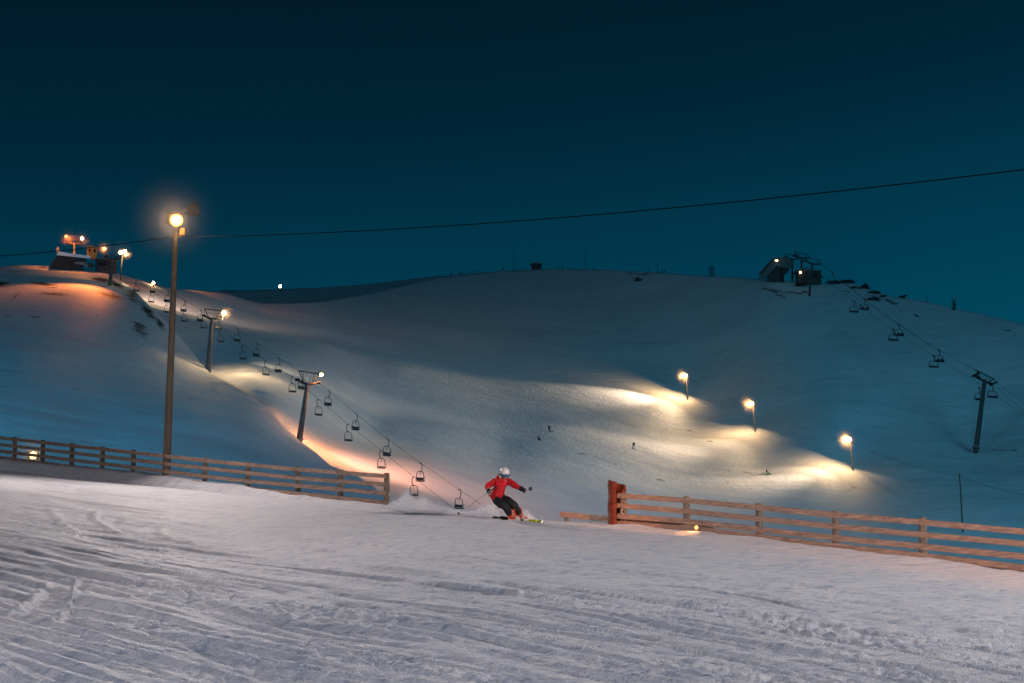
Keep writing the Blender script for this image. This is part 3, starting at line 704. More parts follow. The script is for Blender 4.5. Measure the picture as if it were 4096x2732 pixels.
make_tower(P(832, 1484, t2t.y + 1.0), t2t, updir(KL), 1.5, 1.4, .52, .30, 'middle lift tower with a lit lamp, just right of the tall mast', [(1.95, 1.1, (.7, -.8, -.3), M['lamp'], .85)])
make_tower(P(437, 1163, t1t.y + 1.0), t1t, updir(KL), 1.7, .5, .48, .30, 'upper lift tower in front of the left hilltop station', [(-1.9, 1.9, (-.6, -1, -.3), M['lamp_amber'], .9)], scale=1.0)

def make_chair(side, wdt, hgt, hang, back, k=1.0):
    t = thing('chairlift_chair', (0, 0, 0), '', 'chair lift chair', None)
    mb = MB(); s = side
    mb.box((0, 0, 0), (.10 * k, .42 * k, .12 * k), bev=.02); mb.build('grip', M['steel'], t)
    mb = MB()
    mb.tube([(0, 0, 0), (s * .16, 0, -.06), (s * .22, 0, -.25), (s * .22, 0, -hang * .72), (s * .14, 0, -hang * .90), (-s * .04, 0, -hang)], .055 * k, 8); mb.build('hanger', M['steel'], t, smooth=True)
    ox = -s * .04; z0 = -hang
    mb = MB(); hw = wdt / 2
    loop = [(ox - hw * .45, 0, z0 - .02), (ox - hw * .72, 0, z0 - .10), (ox - hw * .86, 0, z0 - .28), (ox - hw * .98, 0, z0 - hgt * .7), (ox - hw, 0, z0 - hgt + .08), (ox - hw * .88, .0, z0 - hgt)]
    mb.tube(loop, .046 * k, 8); mb.tube([(2 * ox - p[0], p[1], p[2]) for p in loop], .046 * k, 8)
    mb.tube([(ox - hw * .45, 0, z0 - .02), (ox + hw * .45, 0, z0 - .02)], .036, 8); mb.tube([(ox - hw * .9, 0, z0 - hgt), (ox + hw * .9, 0, z0 - hgt)], .036, 8)
    mb.tube([(ox, 0, z0), (ox, 0, z0 - .26), (ox - .14, 0, z0 - .34), (ox + .18, 0, z0 - .34)], .022, 6)
    mb.build('frame', M['steel'], t, smooth=True)
    mb = MB(); mb.box((ox, -.22, z0 - hgt + .06), (wdt * .92, .46, .09), bev=.03); mb.build('seat', M['seat'], t)
    mb = MB(); mb.box((ox, .02, z0 - hgt + .16 + back / 2), (wdt * .86, .05, back), Euler((R(-8), 0, 0)).to_matrix(), bev=.02); mb.build('backrest', M['seat'], t)
    for q in (-1, 1):
        mb = MB(); mb.tube([(ox + q * hw * .93, 0, z0 - hgt * .62), (ox + q * hw * .93, -.5, z0 - hgt * .62)], .025, 6); mb.build('armrest', M['steel'], t)
    return t
ROTL = math.atan2(-KL, 1)     # local y -> uphill
def place_chair(proto, used, p, rz, label, group, sc=1.0):
    o = proto if not used else copy_tree(proto)
    o.location = p; o.rotation_euler = (0, 0, rz); o.scale = (sc, sc, sc); o['label'] = label; o['group'] = group
    return o
U = [(612, 1128), (670, 1163), (736, 1200), (802, 1238), (873, 1266), (950, 1314), (1027, 1372), (1115, 1432), (1208, 1498), (1314, 1561), (1424, 1655), (1549, 1755), (1682, 1853), (1837, 1958)]
L = [(547, 1122), (606, 1164), (668, 1203), (738, 1238), (815, 1262), (884, 1316), (973, 1382), (1064, 1443), (1170, 1508), (1274, 1598), (1393, 1697), (1525, 1802), (1655, 1908)]
pu = make_chair(1, 1.15, 1.30, 1.05, .34); pl = make_chair(-1, 1.15, 1.30, 1.05, .12)
words_u = ['uppermost seen left of the tall mast', 'second one left of the tall mast', 'first right of the tall mast', 'second one right of the tall mast', 'glowing pale under the middle tower lamp', 'first below the middle tower', 'second below the middle tower', 'third below the middle tower', 'hidden partly by the tower nearest the fence', 'first below the tower nearest the fence', 'second below the tower nearest the fence', 'third below the tower nearest the fence', 'fourth below the tower nearest the fence', 'lowest one, beside the ski pole tip']
words_l = ['topmost, near the left station', 'left of the mast, second from the top', 'partly hidden by the tall mast', 'just right of the mast', 'just left of the middle tower column', 'first below the middle tower', 'second below the middle tower', 'third below the middle tower', 'just left of the tower nearest the fence', 'first below the tower nearest the fence', 'second below the tower nearest the fence', 'third below the tower nearest the fence', 'lowest, between fence end and skier']
for i, (px, py) in enumerate(U):
    place_chair(pu, i > 0, on_line(px, py, CL + ddL, KL), ROTL, 'thick seated chair on the right cable, ' + words_u[i], 'chairs on the right cable of the near lift')
for i, (px, py) in enumerate(L):
    place_chair(pl, i > 0, on_line(px, py, CL - ddL, KL), ROTL, 'thin seated chair on the left cable, ' + words_l[i], 'chairs on the left cable of the near lift')
def grips(lst, C, k): return [on_line(px, py, C, k) for px, py in lst]
cable('lift_cable', [on_line(470, 1035, CL + ddL, KL)] + grips(U[:4], CL + ddL, KL) + [on_line(880, 1266, CL + ddL, KL)] + grips(U[5:8], CL + ddL, KL) + [on_line(1268, 1527, CL + ddL, KL)] + grips(U[9:], CL + ddL, KL) + [on_line(2060, 2112, CL + ddL, KL), on_line(2300, 2280, CL + ddL, KL)], 0.02, 'right hand hauling cable of the near chair lift with seat backs hanging from it')
cable('lift_cable', [on_line(425, 1035, CL - ddL, KL)] + grips(L[:4], CL - ddL, KL) + [on_line(818, 1262, CL - ddL, KL)] + grips(L[5:8], CL - ddL, KL) + grips(L[8:], CL - ddL, KL) + [on_line(1850, 2062, CL - ddL, KL), on_line(2100, 2260, CL - ddL, KL)], 0.02, 'left hand hauling cable of the near chair lift with thin seats hanging from it')

# right lift
rt = on_line(3938, 1520, CR, KR)
make_tower(P(3905, 1792, rt.y - 6), rt, updir(KR), 2.5, 1.5, .62, .45, 'tall dark lift tower near the right edge of the slope', scale=1.35)
ROTR = math.atan2(-KR, 1)
qu = make_chair(1, 2.4, 1.4, 1.25, .26, 1.7)
for o_ in (qu,): pass
RU = [(3327, 1088), (3456, 1196), (3595, 1298), (3755, 1400), (3968, 1540)]
RLc = [(3415, 1206), (3571, 1317), (3733, 1422), (3916, 1550)]
wu = ['nearest the right hilltop station', 'carrying a red and a dark rider', 'with two dark riders, the middle one', 'with riders, nearest above the right tower', 'just under the arm of the right tower']
wl = ['empty, furthest up near the dark rocks', 'empty, below the middle riders', 'empty, below the lowest riders', 'empty, behind the column of the right tower']
riders = []
for i, (px, py) in enumerate(RU):
    c = place_chair(qu, i > 0, on_line(px, py, CR + ddR * .35, KR), ROTR, 'wide four seat chair on the upper cable, ' + wu[i], 'chairs on the upper cable of the right lift', 1.15)
    riders.append(c)
for i, (px, py) in enumerate(RLc):
    place_chair(qu, True, on_line(px, py, CR - ddR * .35, KR), ROTR, 'wide four seat chair on the lower cable, ' + wl[i], 'chairs on the lower cable of the right lift', 1.15)
cable('lift_cable', [on_line(3275, 1052, CR + ddR * .35, KR)] + grips(RU[:4], CR + ddR * .35, KR) + [on_line(3978, 1524, CR + ddR * .35, KR), on_line(4300, 1760, CR + ddR * .35, KR)], 0.03, 'upper hauling cable of the right chair lift with riders on it')
cable('lift_cable', [on_line(3240, 1068, CR - ddR * .35, KR)] + grips(RLc[:3], CR - ddR * .35, KR) + [on_line(3897, 1522, CR - ddR * .35, KR), on_line(4300, 1800, CR - ddR * .35, KR)], 0.03, 'lower hauling cable of the right chair lift with empty chairs')
cable('signal_cable', [on_line(3277, 1043, CR + ddR * .35, KR), on_line(3940, 1498, CR + ddR * .35, KR), on_line(4300, 1735, CR + ddR * .35, KR)], 0.03, 'thin signal wire strung over the right lift tower top', sag=2.6)

# ---------------------------------------------------------------- people
def skin_mesh(name, pts, edges, rad, mats, parent=None, root=0, sub=2, pick=None, origin=None, smooth=True):
    me = bpy.data.meshes.new(name)
    o0 = Vector(origin) if origin is not None else Vector((0, 0, 0))
    me.from_pydata([tuple(Vector(p) - o0) for p in pts], edges, [])
    ob = bpy.data.objects.new(name, me); COL.objects.link(ob)
    md = ob.modifiers.new('skin', 'SKIN'); md.use_smooth_shade = True; md.branch_smoothing = 0.3
    for i, sv in enumerate(me.skin_vertices[0].data):
        r = rad[i]; sv.radius = (r, r) if not hasattr(r, '__len__') else r
        sv.use_root = (i == root)
    sb = ob.modifiers.new('sub', 'SUBSURF'); sb.levels = sub; sb.render_levels = sub
    dg = bpy.context.evaluated_depsgraph_get()
    new = bpy.data.meshes.new_from_object(ob.evaluated_get(dg))
    ob.modifiers.clear(); ob.data = new; new.name = name
    new.materials.clear()
    for m_ in (mats if isinstance(mats, (list, tuple)) else [mats]): new.materials.append(m_)
    if pick is not None:
        for p in new.polygons: p.material_index = pick(p.center + o0)
    new.polygons.foreach_set('use_smooth', [True] * len(new.polygons))
    if origin is not None: ob.location = o0
    if parent is not None: ob.parent = parent
    return ob
def small_person(loc, rz, label, pose='stand', top=None, legs=None, head=None, group=None, h=1.75, tilt=0.0):
    top = top or M['cloth']; legs = legs or M['cloth']; head = head or M['cloth']
    s = h / 1.75
    if pose == 'stand':
        pts = [(0, 0, .92), (0, 0, 1.2), (0, 0, 1.42), (0, 0, 1.52), (0, -.02, 1.66), (-.19, 0, 1.40), (-.27, -.03, 1.12), (-.25, -.12, .88), (.19, 0, 1.40), (.27, -.03, 1.12), (.25, -.12, .88), (-.11, 0, .88), (-.13, -.02, .48), (-.14, 0, .06), (-.14, -.16, .04), (.11, 0, .88), (.13, -.02, .48), (.14, 0, .06), (.14, -.16, .04)]
    elif pose == 'ski':
        pts = [(0, .10, .80), (0, .02, 1.05), (0, -.08, 1.25), (0, -.12, 1.36), (0, -.16, 1.50), (-.20, -.06, 1.24), (-.38, -.12, 1.02), (-.40, -.34, .95), (.20, -.06, 1.24), (.38, -.12, 1.02), (.40, -.34, .95), (-.12, .1, .76), (-.14, -.14, .44), (-.14, .02, .06), (-.14, -.16, .04), (.12, .1, .76), (.14, -.14, .44), (.14, .02, .06), (.14, -.16, .04)]
    elif pose == 'walk':
        pts = [(0, 0, .90), (0, -.04, 1.15), (0, -.10, 1.36), (0, -.13, 1.46), (0, -.17, 1.60), (-.19, -.08, 1.34), (-.28, -.10, 1.06), (-.26, -.22, .86), (.19, -.08, 1.34), (.28, -.05, 1.06), (.26, -.18, .86), (-.11, 0, .86), (-.24, -.02, .46), (-.34, .02, .06), (-.36, -.14, .04), (.11, 0, .86), (.13, -.06, .46), (.14, .0, .06), (.14, -.16, .04)]
    else:   # sitting
        pts = [(0, 0, .12), (0, -.02, .40), (0, -.04, .62), (0, -.05, .72), (0, -.07, .86), (-.2, -.04, .60), (-.27, -.12, .36), (-.2, -.34, .26), (.2, -.04, .60), (.27, -.12, .36), (.2, -.34, .26), (-.11, -.04, .12), (-.13, -.46, .14), (-.13, -.52, -.30), (-.13, -.66, -.32), (.11, -.04, .12), (.13, -.46, .14), (.13, -.52, -.30), (.13, -.66, -.32)]
    if pose == 'sled': pass
    edges = [(0, 1), (1, 2), (2, 3), (3, 4), (2, 5), (5, 6), (6, 7), (2, 8), (8, 9), (9, 10), (0, 11), (11, 12), (12, 13), (13, 14), (0, 15), (15, 16), (16, 17), (17, 18)]
    rad = [.16, .15, .15, .07, .125, .085, .065, .05, .085, .065, .05, .115, .085, .075, .055, .115, .085, .075, .055]
    pts = [Vector(p) * s for p in pts]
    hz = pts[0].z + .02; nz = pts[3].z + .01
    sit = pose == 'sit'
    def pick(c):
        if c.z > nz: return 2
        if sit: return 0 if (c.y > -.16 * s and c.z > .2 * s) or c.z > .24 * s else 1
        return 0 if c.z > hz or abs(c.x) > .2 * s and c.z > .75 * s else 1
    ob = skin_mesh('person', pts, edges, [r * s for r in rad], [top, legs, head], sub=1, pick=pick)
    ob.location = loc; ob.rotation_euler = (0, tilt, rz)
    return tag(ob, label, 'person', group)
def chair_rider(ch, lx, label, top, head=None):
    seat = Vector((lx, -.22, -1.25 - 1.40 + .12)) * 1.15; rz = ch.rotation_euler.z
    small_person(ch.location + Euler((0, 0, rz)).to_matrix() @ seat, rz, label, 'sit', top, M['cloth'], head, 'riders on the right lift')
bpy.context.view_layer.update()
chair_rider(riders[1], -.62, 'rider in dark clothes on the uppermost ridden chair, left seat', M['cloth'])
chair_rider(riders[1], .45, 'rider in a red jacket on the uppermost ridden chair', M['cloth_red'])
chair_rider(riders[2], -.35, 'dark rider on the middle ridden chair, left of the pair', M['cloth'], M['cloth_tan'])
chair_rider(riders[2], .50, 'dark rider on the middle ridden chair, right of the pair', M['cloth'], M['cloth_tan'])
chair_rider(riders[3], -.45, 'dark rider on the lowest ridden chair, left of the pair', M['cloth'], M['cloth_tan'])
chair_rider(riders[3], .45, 'dark rider on the lowest ridden chair, right of the pair', M['cloth'], M['cloth'])
def mini_ski(loc, rz, ln, label, m_, group):
    mb = MB(); 
    mb.box((0, 0, .02), (.13, ln, .03), bev=.01); mb.tube([(0, -ln / 2, .02), (0, -ln / 2 - .12, .05), (0, -ln / 2 - .2, .12)], .04, 6)
    o = mb.build('ski', m_, None); o.location = loc; o.rotation_euler = (0, 0, rz); return tag(o, label, 'ski', group)
p = onhill(2200, 1728); small_person(p, R(25), 'skier in dark clothes and a pink helmet, midway up the slope', 'ski', M['cloth'], M['cloth'], M['cloth_red'], tilt=R(-14))
mini_ski(p + Vector((.1, 0, 0)), R(35), 1.6, 'ski under the pink helmeted skier midway up the slope', M['cloth'], None)
p = onhill(2535, 1796); small_person(p, R(10), 'snowboarder in a dark jacket and tan trousers below the lit slope', 'walk', M['cloth'], M['cloth_tan'], M['cloth'])
mb = MB(); mb.box((0, 0, .02), (1.55, .27, .03), Euler((0, R(10), 0)).to_matrix(), bev=.01); mb.tube([(-.7, 0, .16), (-.86, 0, .24)], .06, 6); o = mb.build('snowboard', M['cloth'], None); o.location = p; tag(o, 'dark snowboard under the rider in tan trousers', 'snowboard')
p = onhill(2154, 1760); small_person(p, R(60), 'hunched dark figure sitting on the snow left of the other skiers', 'sit', M['cloth'], M['cloth'], M['cloth'])
p = onhill(3066, 1894); small_person(p + Vector((0, 0, .14)), R(70), 'dark figure sitting on a green sledge on the lit snow', 'sit', M['cloth'], M['cloth'], M['cloth'])
mb = MB(); mb.prism([(-.9, .05), (-.75, .0), (.9, -.1), (1.15, .06), (1.0, .16), (.6, .08), (-.7, .16)], .6, lambda a, b, d: Vector((a, d, b))); o = mb.build('sledge', mat('green_plastic', (.10, .30, .03), .5), None); o.location = p; o.rotation_euler = (0, R(8), R(-15)); tag(o, 'small green plastic sledge under the sitting figure', 'sledge')
# figures along the summit skyline
sky = [(1805, 'alone, furthest to the left', 1.7), (1838, 'dark, next to the leftmost one', 1.75), (1850, 'shorter, close behind another at the left', 1.3), (1874, 'just left of the tan one', 1.5), (1888, 'between two others left of the first pole', 1.6), (1903, 'in a tan jacket left of the first pole', 1.6), (2012, 'standing alone just left of the first tall pole', 1.8), (2090, 'between the first tall pole and the hut', 1.5), (2233, 'first of the pair right of the hut', 2.0), (2250, 'second of the pair right of the hut', 2.0), (2276, 'crouching right of the pair beside the hut', 1.2), (2372, 'small, right of the second tall pole', 1.1), (2593, 'left of the short bent pole', 1.2), (2649, 'first of two right of the short bent pole', 1.5), (2661, 'second of two right of the short bent pole', 1.6)]
for i, (px, tx, h) in enumerate(sky):
    py = float(lerp_table(px, MAIN_TOP)); p = onhill(px, py + 1.5)
    small_person(p, random.uniform(-2, 2), 'tiny figure on the summit skyline, ' + tx, 'stand', M['cloth_tan'] if i == 5 else M['cloth'], M['cloth'], M['cloth'], 'people on the summit skyline', h)

# ---------------------------------------------------------------- piste lamps on poles
bases = [(2752, 1617), (3024, 1746), (3414, 1900)]
plab = ['piste lamp pole highest up the lit slope, first of three', 'middle piste lamp pole standing on the edge of the light', 'piste lamp pole lowest down, nearest the right fence']
for (bx_, by_), q, lb in zip(bases, PL, plab):
    b = P(bx_, by_ + 4, q.y); t = thing('lamp_pole', b, lb, 'lamp pole', 'piste lamp poles')
    mb = MB(); mb.tube([b - Vector((0, 0, .8)), b.lerp(q, .5), q], [.17, .14, .11], 12); rel(t, mb, 'pole', M['mast'], True)
    hh, ll = MB(), MB(); floodlight(hh, ll, q, (-.55, -.75, -.35), 1.0, .85, .4, .40); h = rel(t, hh, 'floodlight', M['galv']); l = rel(t, ll, 'lens', M['lamp'], True); l.parent = h; l.location = (0, 0, 0)
    mb = MB(); mb.tube([q + Vector((-.4, 0, -.5)), q + Vector((.7, 0, -.5))], .05, 6); rel(t, mb, 'bracket', M['steel'])
b = onhill(3852, 2130); q = P(3838, 1897, b.y)
t = thing('utility_pole', b, 'thin dark unlit pole behind the right fence', 'pole')
mb = MB(); mb.tube([b - Vector((0, 0, 1)), q], [.12, .09], 10); rel(t, mb, 'pole', M['steel'], True)
mb = MB(); mb.tube([q + Vector((-.2, 0, -.3)), q + Vector((.2, 0, -.3))], .03, 6); rel(t, mb, 'insulator_arm', M['steel'])
cable('power_line', [PL[0] - Vector((0, 0, .6)), PL[1] - Vector((0, 0, .6)), PL[2] - Vector((0, 0, .6)), q - Vector((0, 0, .3)), P(4400, 2010, 150)], 0.022, 'thin drooping wire joining the three piste lamp poles and the dark pole', sag=.9)
b = P(1122, 1164, 830); q = P(1121, 1145, 830)
t = thing('lamp_pole', b, 'tiny lit lamp pole far off on the back ridge', 'lamp pole')
mb = MB(); mb.tube([b - Vector((0, 0, 1)), q], .12, 8); rel(t, mb, 'pole', M['steel']); mb = MB(); mb.ball(q, .8, seg=10, rings=6); rel(t, mb, 'lamp', M['lamp'])

# ---------------------------------------------------------------- summit hut, poles, odd objects
b = onhill(2146, 1077); hut = thing('hut', b, 'small dark flat roofed hut on the summit skyline', 'hut')
mb = MB(); mb.box((0, 0, .9), (4.0, 3, 2.2), bev=.05); mb.build('wall', M['darkwall'], hut)
mb = MB(); mb.prism([(-2.5, 1.8), (-2.0, 2.35), (2.0, 2.2), (2.3, 1.95)], 3.6, lambda a, b_, d: Vector((a, d, b_))); mb.build('roof', M['roofs'], hut)
mb = MB(); mb.box((-.8, -1.53, .75), (.9, .06, 1.7)); mb.build('door', M['steel'], hut); mb = MB(); mb.box((.9, -1.53, 1.1), (1.1, .06, .7)); mb.build('window', M['glass'], hut)
def thin_pole(px, py0, py1, label, r=.12, kind=0):
    p0 = onhill(px, py0); p1 = P(px, py1, p0.y); t = thing('pole', p0, label, 'pole')
    H = (p1 - p0).length
    mb = MB(); mb.tube([(0, 0, -1), (0, 0, H)], [r, r * .6], 8); mb.build('shaft', M['steel'], t)
    mb = MB()
    if kind == 0: mb.tube([(-.35, 0, H - .4), (.3, 0, H - .3)], r * .5, 6)
    elif kind == 1: mb.tube([(0, 0, H), (.5, 0, H + .15), (.9, 0, H)], r * .6, 6)
    else:
        for i in range(5): mb.tube([(-.8, 0, H * .2 * i), (.8, 0, H * .2 * (i + 1))], .08, 5); mb.tube([(.8, 0, H * .2 * i), (-.8, 0, H * .2 * (i + 1))], .08, 5)
        mb.tube([(-.8, 0, 0), (-.8, 0, H)], .1, 5); mb.tube([(.8, 0, 0), (.8, 0, H)], .1, 5)
    mb.build('crosspiece' if kind == 0 else ('arm' if kind == 1 else 'lattice'), M['steel'], t)
thin_pole(2055, 1079, 1010, 'tall thin pole on the summit left of the hut'); thin_pole(2343, 1078, 1003, 'tallest thin pole on the summit right of the hut'); thin_pole(2629, 1090, 1056, 'short pole with a bent top on the right summit', .12, 1)
thin_pole(2848, 1106, 1064, 'squat lattice mast on the skyline left of the right station', .1, 2); thin_pole(3708, 1210, 1187, 'short stub pole on the right hand ridge', .14)
b = onhill(2553, 1125); t = thing('snow_groomer', b, 'small dark vehicle parked just below the summit', 'vehicle')
mb = MB(); mb.box((0, 0, .55), (2.6, 1.6, .6), bev=.1); mb.build('body', M['darkwall'], t); mb = MB(); mb.box((-.35, 0, 1.1), (1.2, 1.4, .6), bev=.12); mb.build('cab', M['steel'], t)
for s in (-1, 1):
    mb = MB(); mb.box((0, s * .85, .25), (2.7, .35, .5), bev=.18); mb.build('track', M['steel'], t)
# bare tree with stubby limbs on the right ridge
b = onhill(3817, 1240); t = thing('dead_tree', b, 'bare dead tree with two upright limbs on the right ridge', 'tree')
mb = MB(); mb.tube([(0, 0, -1), (0, 0, 1.2), (.1, 0, 2.6)], [.55, .45, .3], 8); mb.build('trunk', M['rock'], t, smooth=True)
for pp in (((.0, 0, 1.6), (-.4, 0, 2.8), (-.5, .1, 4.6)), ((.1, 0, 2.0), (.35, 0, 3.0), (.3, 0, 4.0)), ((0, 0, .9), (-.7, .1, 1.5), (-.8, 0, 2.2)), ((0, 0, 1.2), (.7, -.1, 1.7), (.8, 0, 2.4)), ((.3, 0, 2.6), (.6, 0, 3.2))):
    mb = MB(); mb.tube(pp, [.18, .13, .06][:len(pp)], 7); mb.build('limb', M['rock'], t, smooth=True)
def rock(px, py, w, h, d, label, seed, Dv=None):
    p0 = onhill(px, py) if Dv is None else P(px, py, Dv)
    bm = bmesh.new(); bmesh.ops.create_icosphere(bm, subdivisions=4, radius=1)
    for v in bm.verts:
        n_ = mnoise.fractal(v.co * 1.6 + Vector((seed, 0, 0)), 1.0, 2.0, 4); n2 = mnoise.cell(v.co * 2.5 + Vector((seed, 3, 0)))
        n3 = mnoise.fractal(v.co * 4.5 + Vector((0, seed, 0)), .8, 2.0, 3); v.co *= 0.70 + .6 * n_ + .20 * n2 + .22 * n3; v.co = Vector((v.co.x * w * .72, v.co.y * d, v.co.z * h * .55 - .12 * h))
    me = bpy.data.meshes.new('rock_outcrop'); bm.to_mesh(me); bm.free(); me.materials.append(M['rock'])
    o = bpy.data.objects.new('rock_outcrop', me); COL.objects.link(o); o.location = p0
    return tag(o, label, 'rock', 'dark rocks along the right ridge')
for i, (px, py, w, h, lb) in enumerate([(3345, 1130, 4.2, 1.2, 'broad dark outcrop just right of the right station'), (3385, 1128, 3.4, 1.3, 'dark outcrop capping the ridge, second from the station'), (3450, 1152, 3.6, .9, 'long low dark rock where the ridge starts to drop'), (3457, 1146, 1.5, 1.5, 'upright dark knob standing on the dropping ridge'), (3500, 1172, 2.8, .8, 'flat dark rock under the upright knob'), (3530, 1186, 1.6, .5, 'little dark rock lower down the ridge slope'), (3610, 1188, 1.5, .9, 'lone dark boulder on the ridge left of the stub pole'), (3480, 1198, 2.4, .7, 'dark rock patch on the slope below the ridge'), (3410, 1152, 1.6, .6, 'small dark rock beneath the ridge cap')]):
    rock(px, py, w, h, 3.0, lb, i * 7.7)

# ---------------------------------------------------------------- right station
SD = 455.0
def S(px, py, d=0.0): return P(px, py, SD + d)
b = S(3085, 1118); st = thing('lift_station', b, 'dark hooded lift terminal on the right hilltop with a light inside', 'lift station')
def plate(mb, poly, d0, d1, mi=0):
    n_ = len(poly); vs = [S(x, y, d0) for x, y in poly] + [S(x, y, d1) for x, y in poly]
    mb.add(vs, [tuple(range(n_)), tuple(range(2 * n_ - 1, n_ - 1, -1))] + [(i, n_ + i, n_ + (i + 1) % n_, (i + 1) % n_) for i in range(n_)], mi)
mb = MB(); plate(mb, [(3034, 1095), (3038, 1118), (3058, 1114), (3106, 1060), (3164, 1072), (3172, 1048), (3160, 1034), (3132, 1029), (3094, 1031), (3064, 1060)], -2.5, 4.5); rel(st, mb, 'hood', M['roofs'])
mb = MB(); plate(mb, [(3060, 1113), (3106, 1062), (3160, 1072), (3150, 1090), (3136, 1102), (3136, 1124), (3080, 1122)], -1.6, 4); rel(st, mb, 'wall', M['darkwall'])
mb = MB(); mb.tube([S(3127, 1075, -2.2), S(3129, 1128, -2.2)], .35, 10); rel(st, mb, 'support_leg', M['steel'])
mb = MB(); plate(mb, [(3040, 1094), (3092, 1034), (3096, 1037), (3046, 1097)], -2.75, -2.55); rel(st, mb, 'edge_trim', M['steel'])
mb = MB(); plate(mb, [(3090, 1045), (3096, 1036), (3112, 1038), (3110, 1047)], -2.9, -2.6); rel(st, mb, 'lit_soffit', M['cabin'])
mb = MB(); mb.ball(S(3107, 1042, -3.1), .28, sc=(1.5, 1, 1)); rel(st, mb, 'lamp', M['lamp_dim'])
for k_, (tx, ty, bx_, by_, hw, dd, lb) in enumerate([(3168, 1034, 3170, 1134, 2.4, 0, 'station lift tower closest to the hooded terminal'), (3206, 1029, 3203, 1150, 2.5, -6, 'middle of the three lift towers at the right station'), (3249, 1052, 3236, 1193, 2.6, -17, 'station lift tower standing furthest down, right of the others')]):
    make_tower(S(bx_, by_, dd), S(tx, ty, dd), updir(KR), hw, 1.35, .36, .28, lb, group='lift towers', scale=1.1)
c0 = S(3233, 1131, -8); hut = thing('lift_hut', c0, 'small dark operator hut with a bright lamp beside the right station', 'hut')
mb = MB(); mb.box((0, 0, 1.5), (7.2, 4, 4.0), bev=.05); mb.build('wall', M['darkwall'], hut)
mb = MB(); mb.prism([(-4.2, 3.7), (-2.2, 4.4), (3.9, 3.5), (3.9, 3.3), (-4.2, 3.35)], 5, lambda a, b_, d: Vector((a, d, b_))); mb.build('roof', M['roofs'], hut)
mb = MB(); mb.box((1.6, -2.04, 1.9), (1.6, .08, 1.2)); mb.build('window', M['glass'], hut); mb = MB(); mb.box((-1.2, -2.04, 1.3), (1.0, .08, 2.1)); mb.build('door', M['steel'], hut)
mb = MB(); mb.ball((-2.9, -2.5, 2.85), .34, seg=12, rings=8); mb.tube([(-2.9, -2.5, 2.85), (-2.9, -2.0, 3.0)], .06, 6); mb.build('lamp', M['lamp_dim'], hut)
b = S(3284, 1130, -6); t = thing('signal_pole', b, 'short pole with a small box beside the right operator hut', 'pole')
mb = MB(); mb.tube([(0, 0, -1), (0, 0, 4.2)], .12, 8); mb.build('shaft', M['steel'], t); mb = MB(); mb.box((.4, 0, 1.8), (.7, .4, .5), bev=.04); mb.build('box', M['steel'], t); mb = MB(); mb.tube([(-1.2, 0, 4.2), (.1, 0, 4.1)], .05, 6); mb.build('arm', M['steel'], t)

# ---------------------------------------------------------------- left station
SD2 = 342.0
def S2(px, py, d=0.0): return P(px, py, SD2 + d)
def plate2(mb, poly, d0, d1, mi=0):
    n_ = len(poly); vs = [S2(x, y, d0) for x, y in poly] + [S2(x, y, d1) for x, y in poly]
    mb.add(vs, [tuple(range(n_)), tuple(range(2 * n_ - 1, n_ - 1, -1))] + [(i, n_ + i, n_ + (i + 1) % n_, (i + 1) % n_) for i in range(n_)], mi)
b = S2(270, 1076); st = thing('lift_station', b, 'dark low building with a snowy lean-to roof on the left hilltop', 'lift station')
mb = MB(); plate2(mb, [(199, 1066), (214, 1040), (232, 1018), (330, 1026), (345, 1040), (345, 1052), (334, 1054), (334, 1082), (260, 1084)], -1.5, 5); rel(st, mb, 'wall', M['darkwall'])
mb = MB(); plate2(mb, [(226, 1020), (236, 1006), (272, 1012), (362, 1024), (360, 1034), (300, 1028), (236, 1021)], -2.2, 5.5); rel(st, mb, 'roof', M['snow_far'])
mb = MB(); plate2(mb, [(226, 1012), (224, 994), (230, 987), (236, 992), (237, 1006)], 0, 1.2); rel(st, mb, 'chimney', M['concrete'])
mb = MB(); plate2(mb, [(300, 1048), (336, 1046), (352, 1062), (352, 1072), (336, 1060), (300, 1056)], -2.4, -1.6); rel(st, mb, 'ramp', M['concrete'])
b = S2(370, 1074, -1); t = thing('lift_drive', b, 'yellow drive housing with two dark windows between the left station buildings', 'lift machinery')
mb = MB(); plate2(mb, [(348, 1030), (347, 986), (356, 982), (388, 987), (391, 1000), (388, 1030), (378, 1037), (360, 1036)], -1.2, 1.2); o1 = rel(t, mb, 'housing', M['cabin'])
for (x0, x1) in ((353, 362), (374, 383)):
    mb = MB(); plate2(mb, [(x0, 994), (x1, 996), (x1, 1008), (x0 + 2, 1010)], -1.29, -1.22); rel(t, mb, 'window', M['glass'])
mb = MB(); mb.disc(S2(361, 1062, -1.6), (0.3, -1, .4), .85, .22, 18); rel(t, mb, 'bullwheel', M['galv'])
mb = MB(); mb.tube([S2(385, 1032), S2(383, 1082)], .22, 8); mb.tube([S2(372, 1036), S2(358, 1062)], .15, 8); rel(t, mb, 'support', M['galv'])
b = S2(428, 1092, -1); hut = thing('lift_hut', b, 'dark operator cabin with a windowed front right of the yellow housing', 'hut')
mb = MB(); plate2(mb, [(388, 1082), (388, 1040), (400, 1033), (466, 1042), (468, 1094), (440, 1096)], -1.5, 3); rel(hut, mb, 'wall', M['darkwall'])
mb = MB(); plate2(mb, [(384, 1040), (398, 1029), (470, 1039), (470, 1044), (400, 1035)], -2, 3.5); rel(hut, mb, 'roof', M['roofs'])
for (x0, x1) in ((396, 408), (414, 426), (446, 458)):
    mb = MB(); plate2(mb, [(x0, 1048), (x1, 1050), (x1, 1062), (x0, 1060)], -1.6, -1.52); rel(hut, mb, 'window', M['glass'])
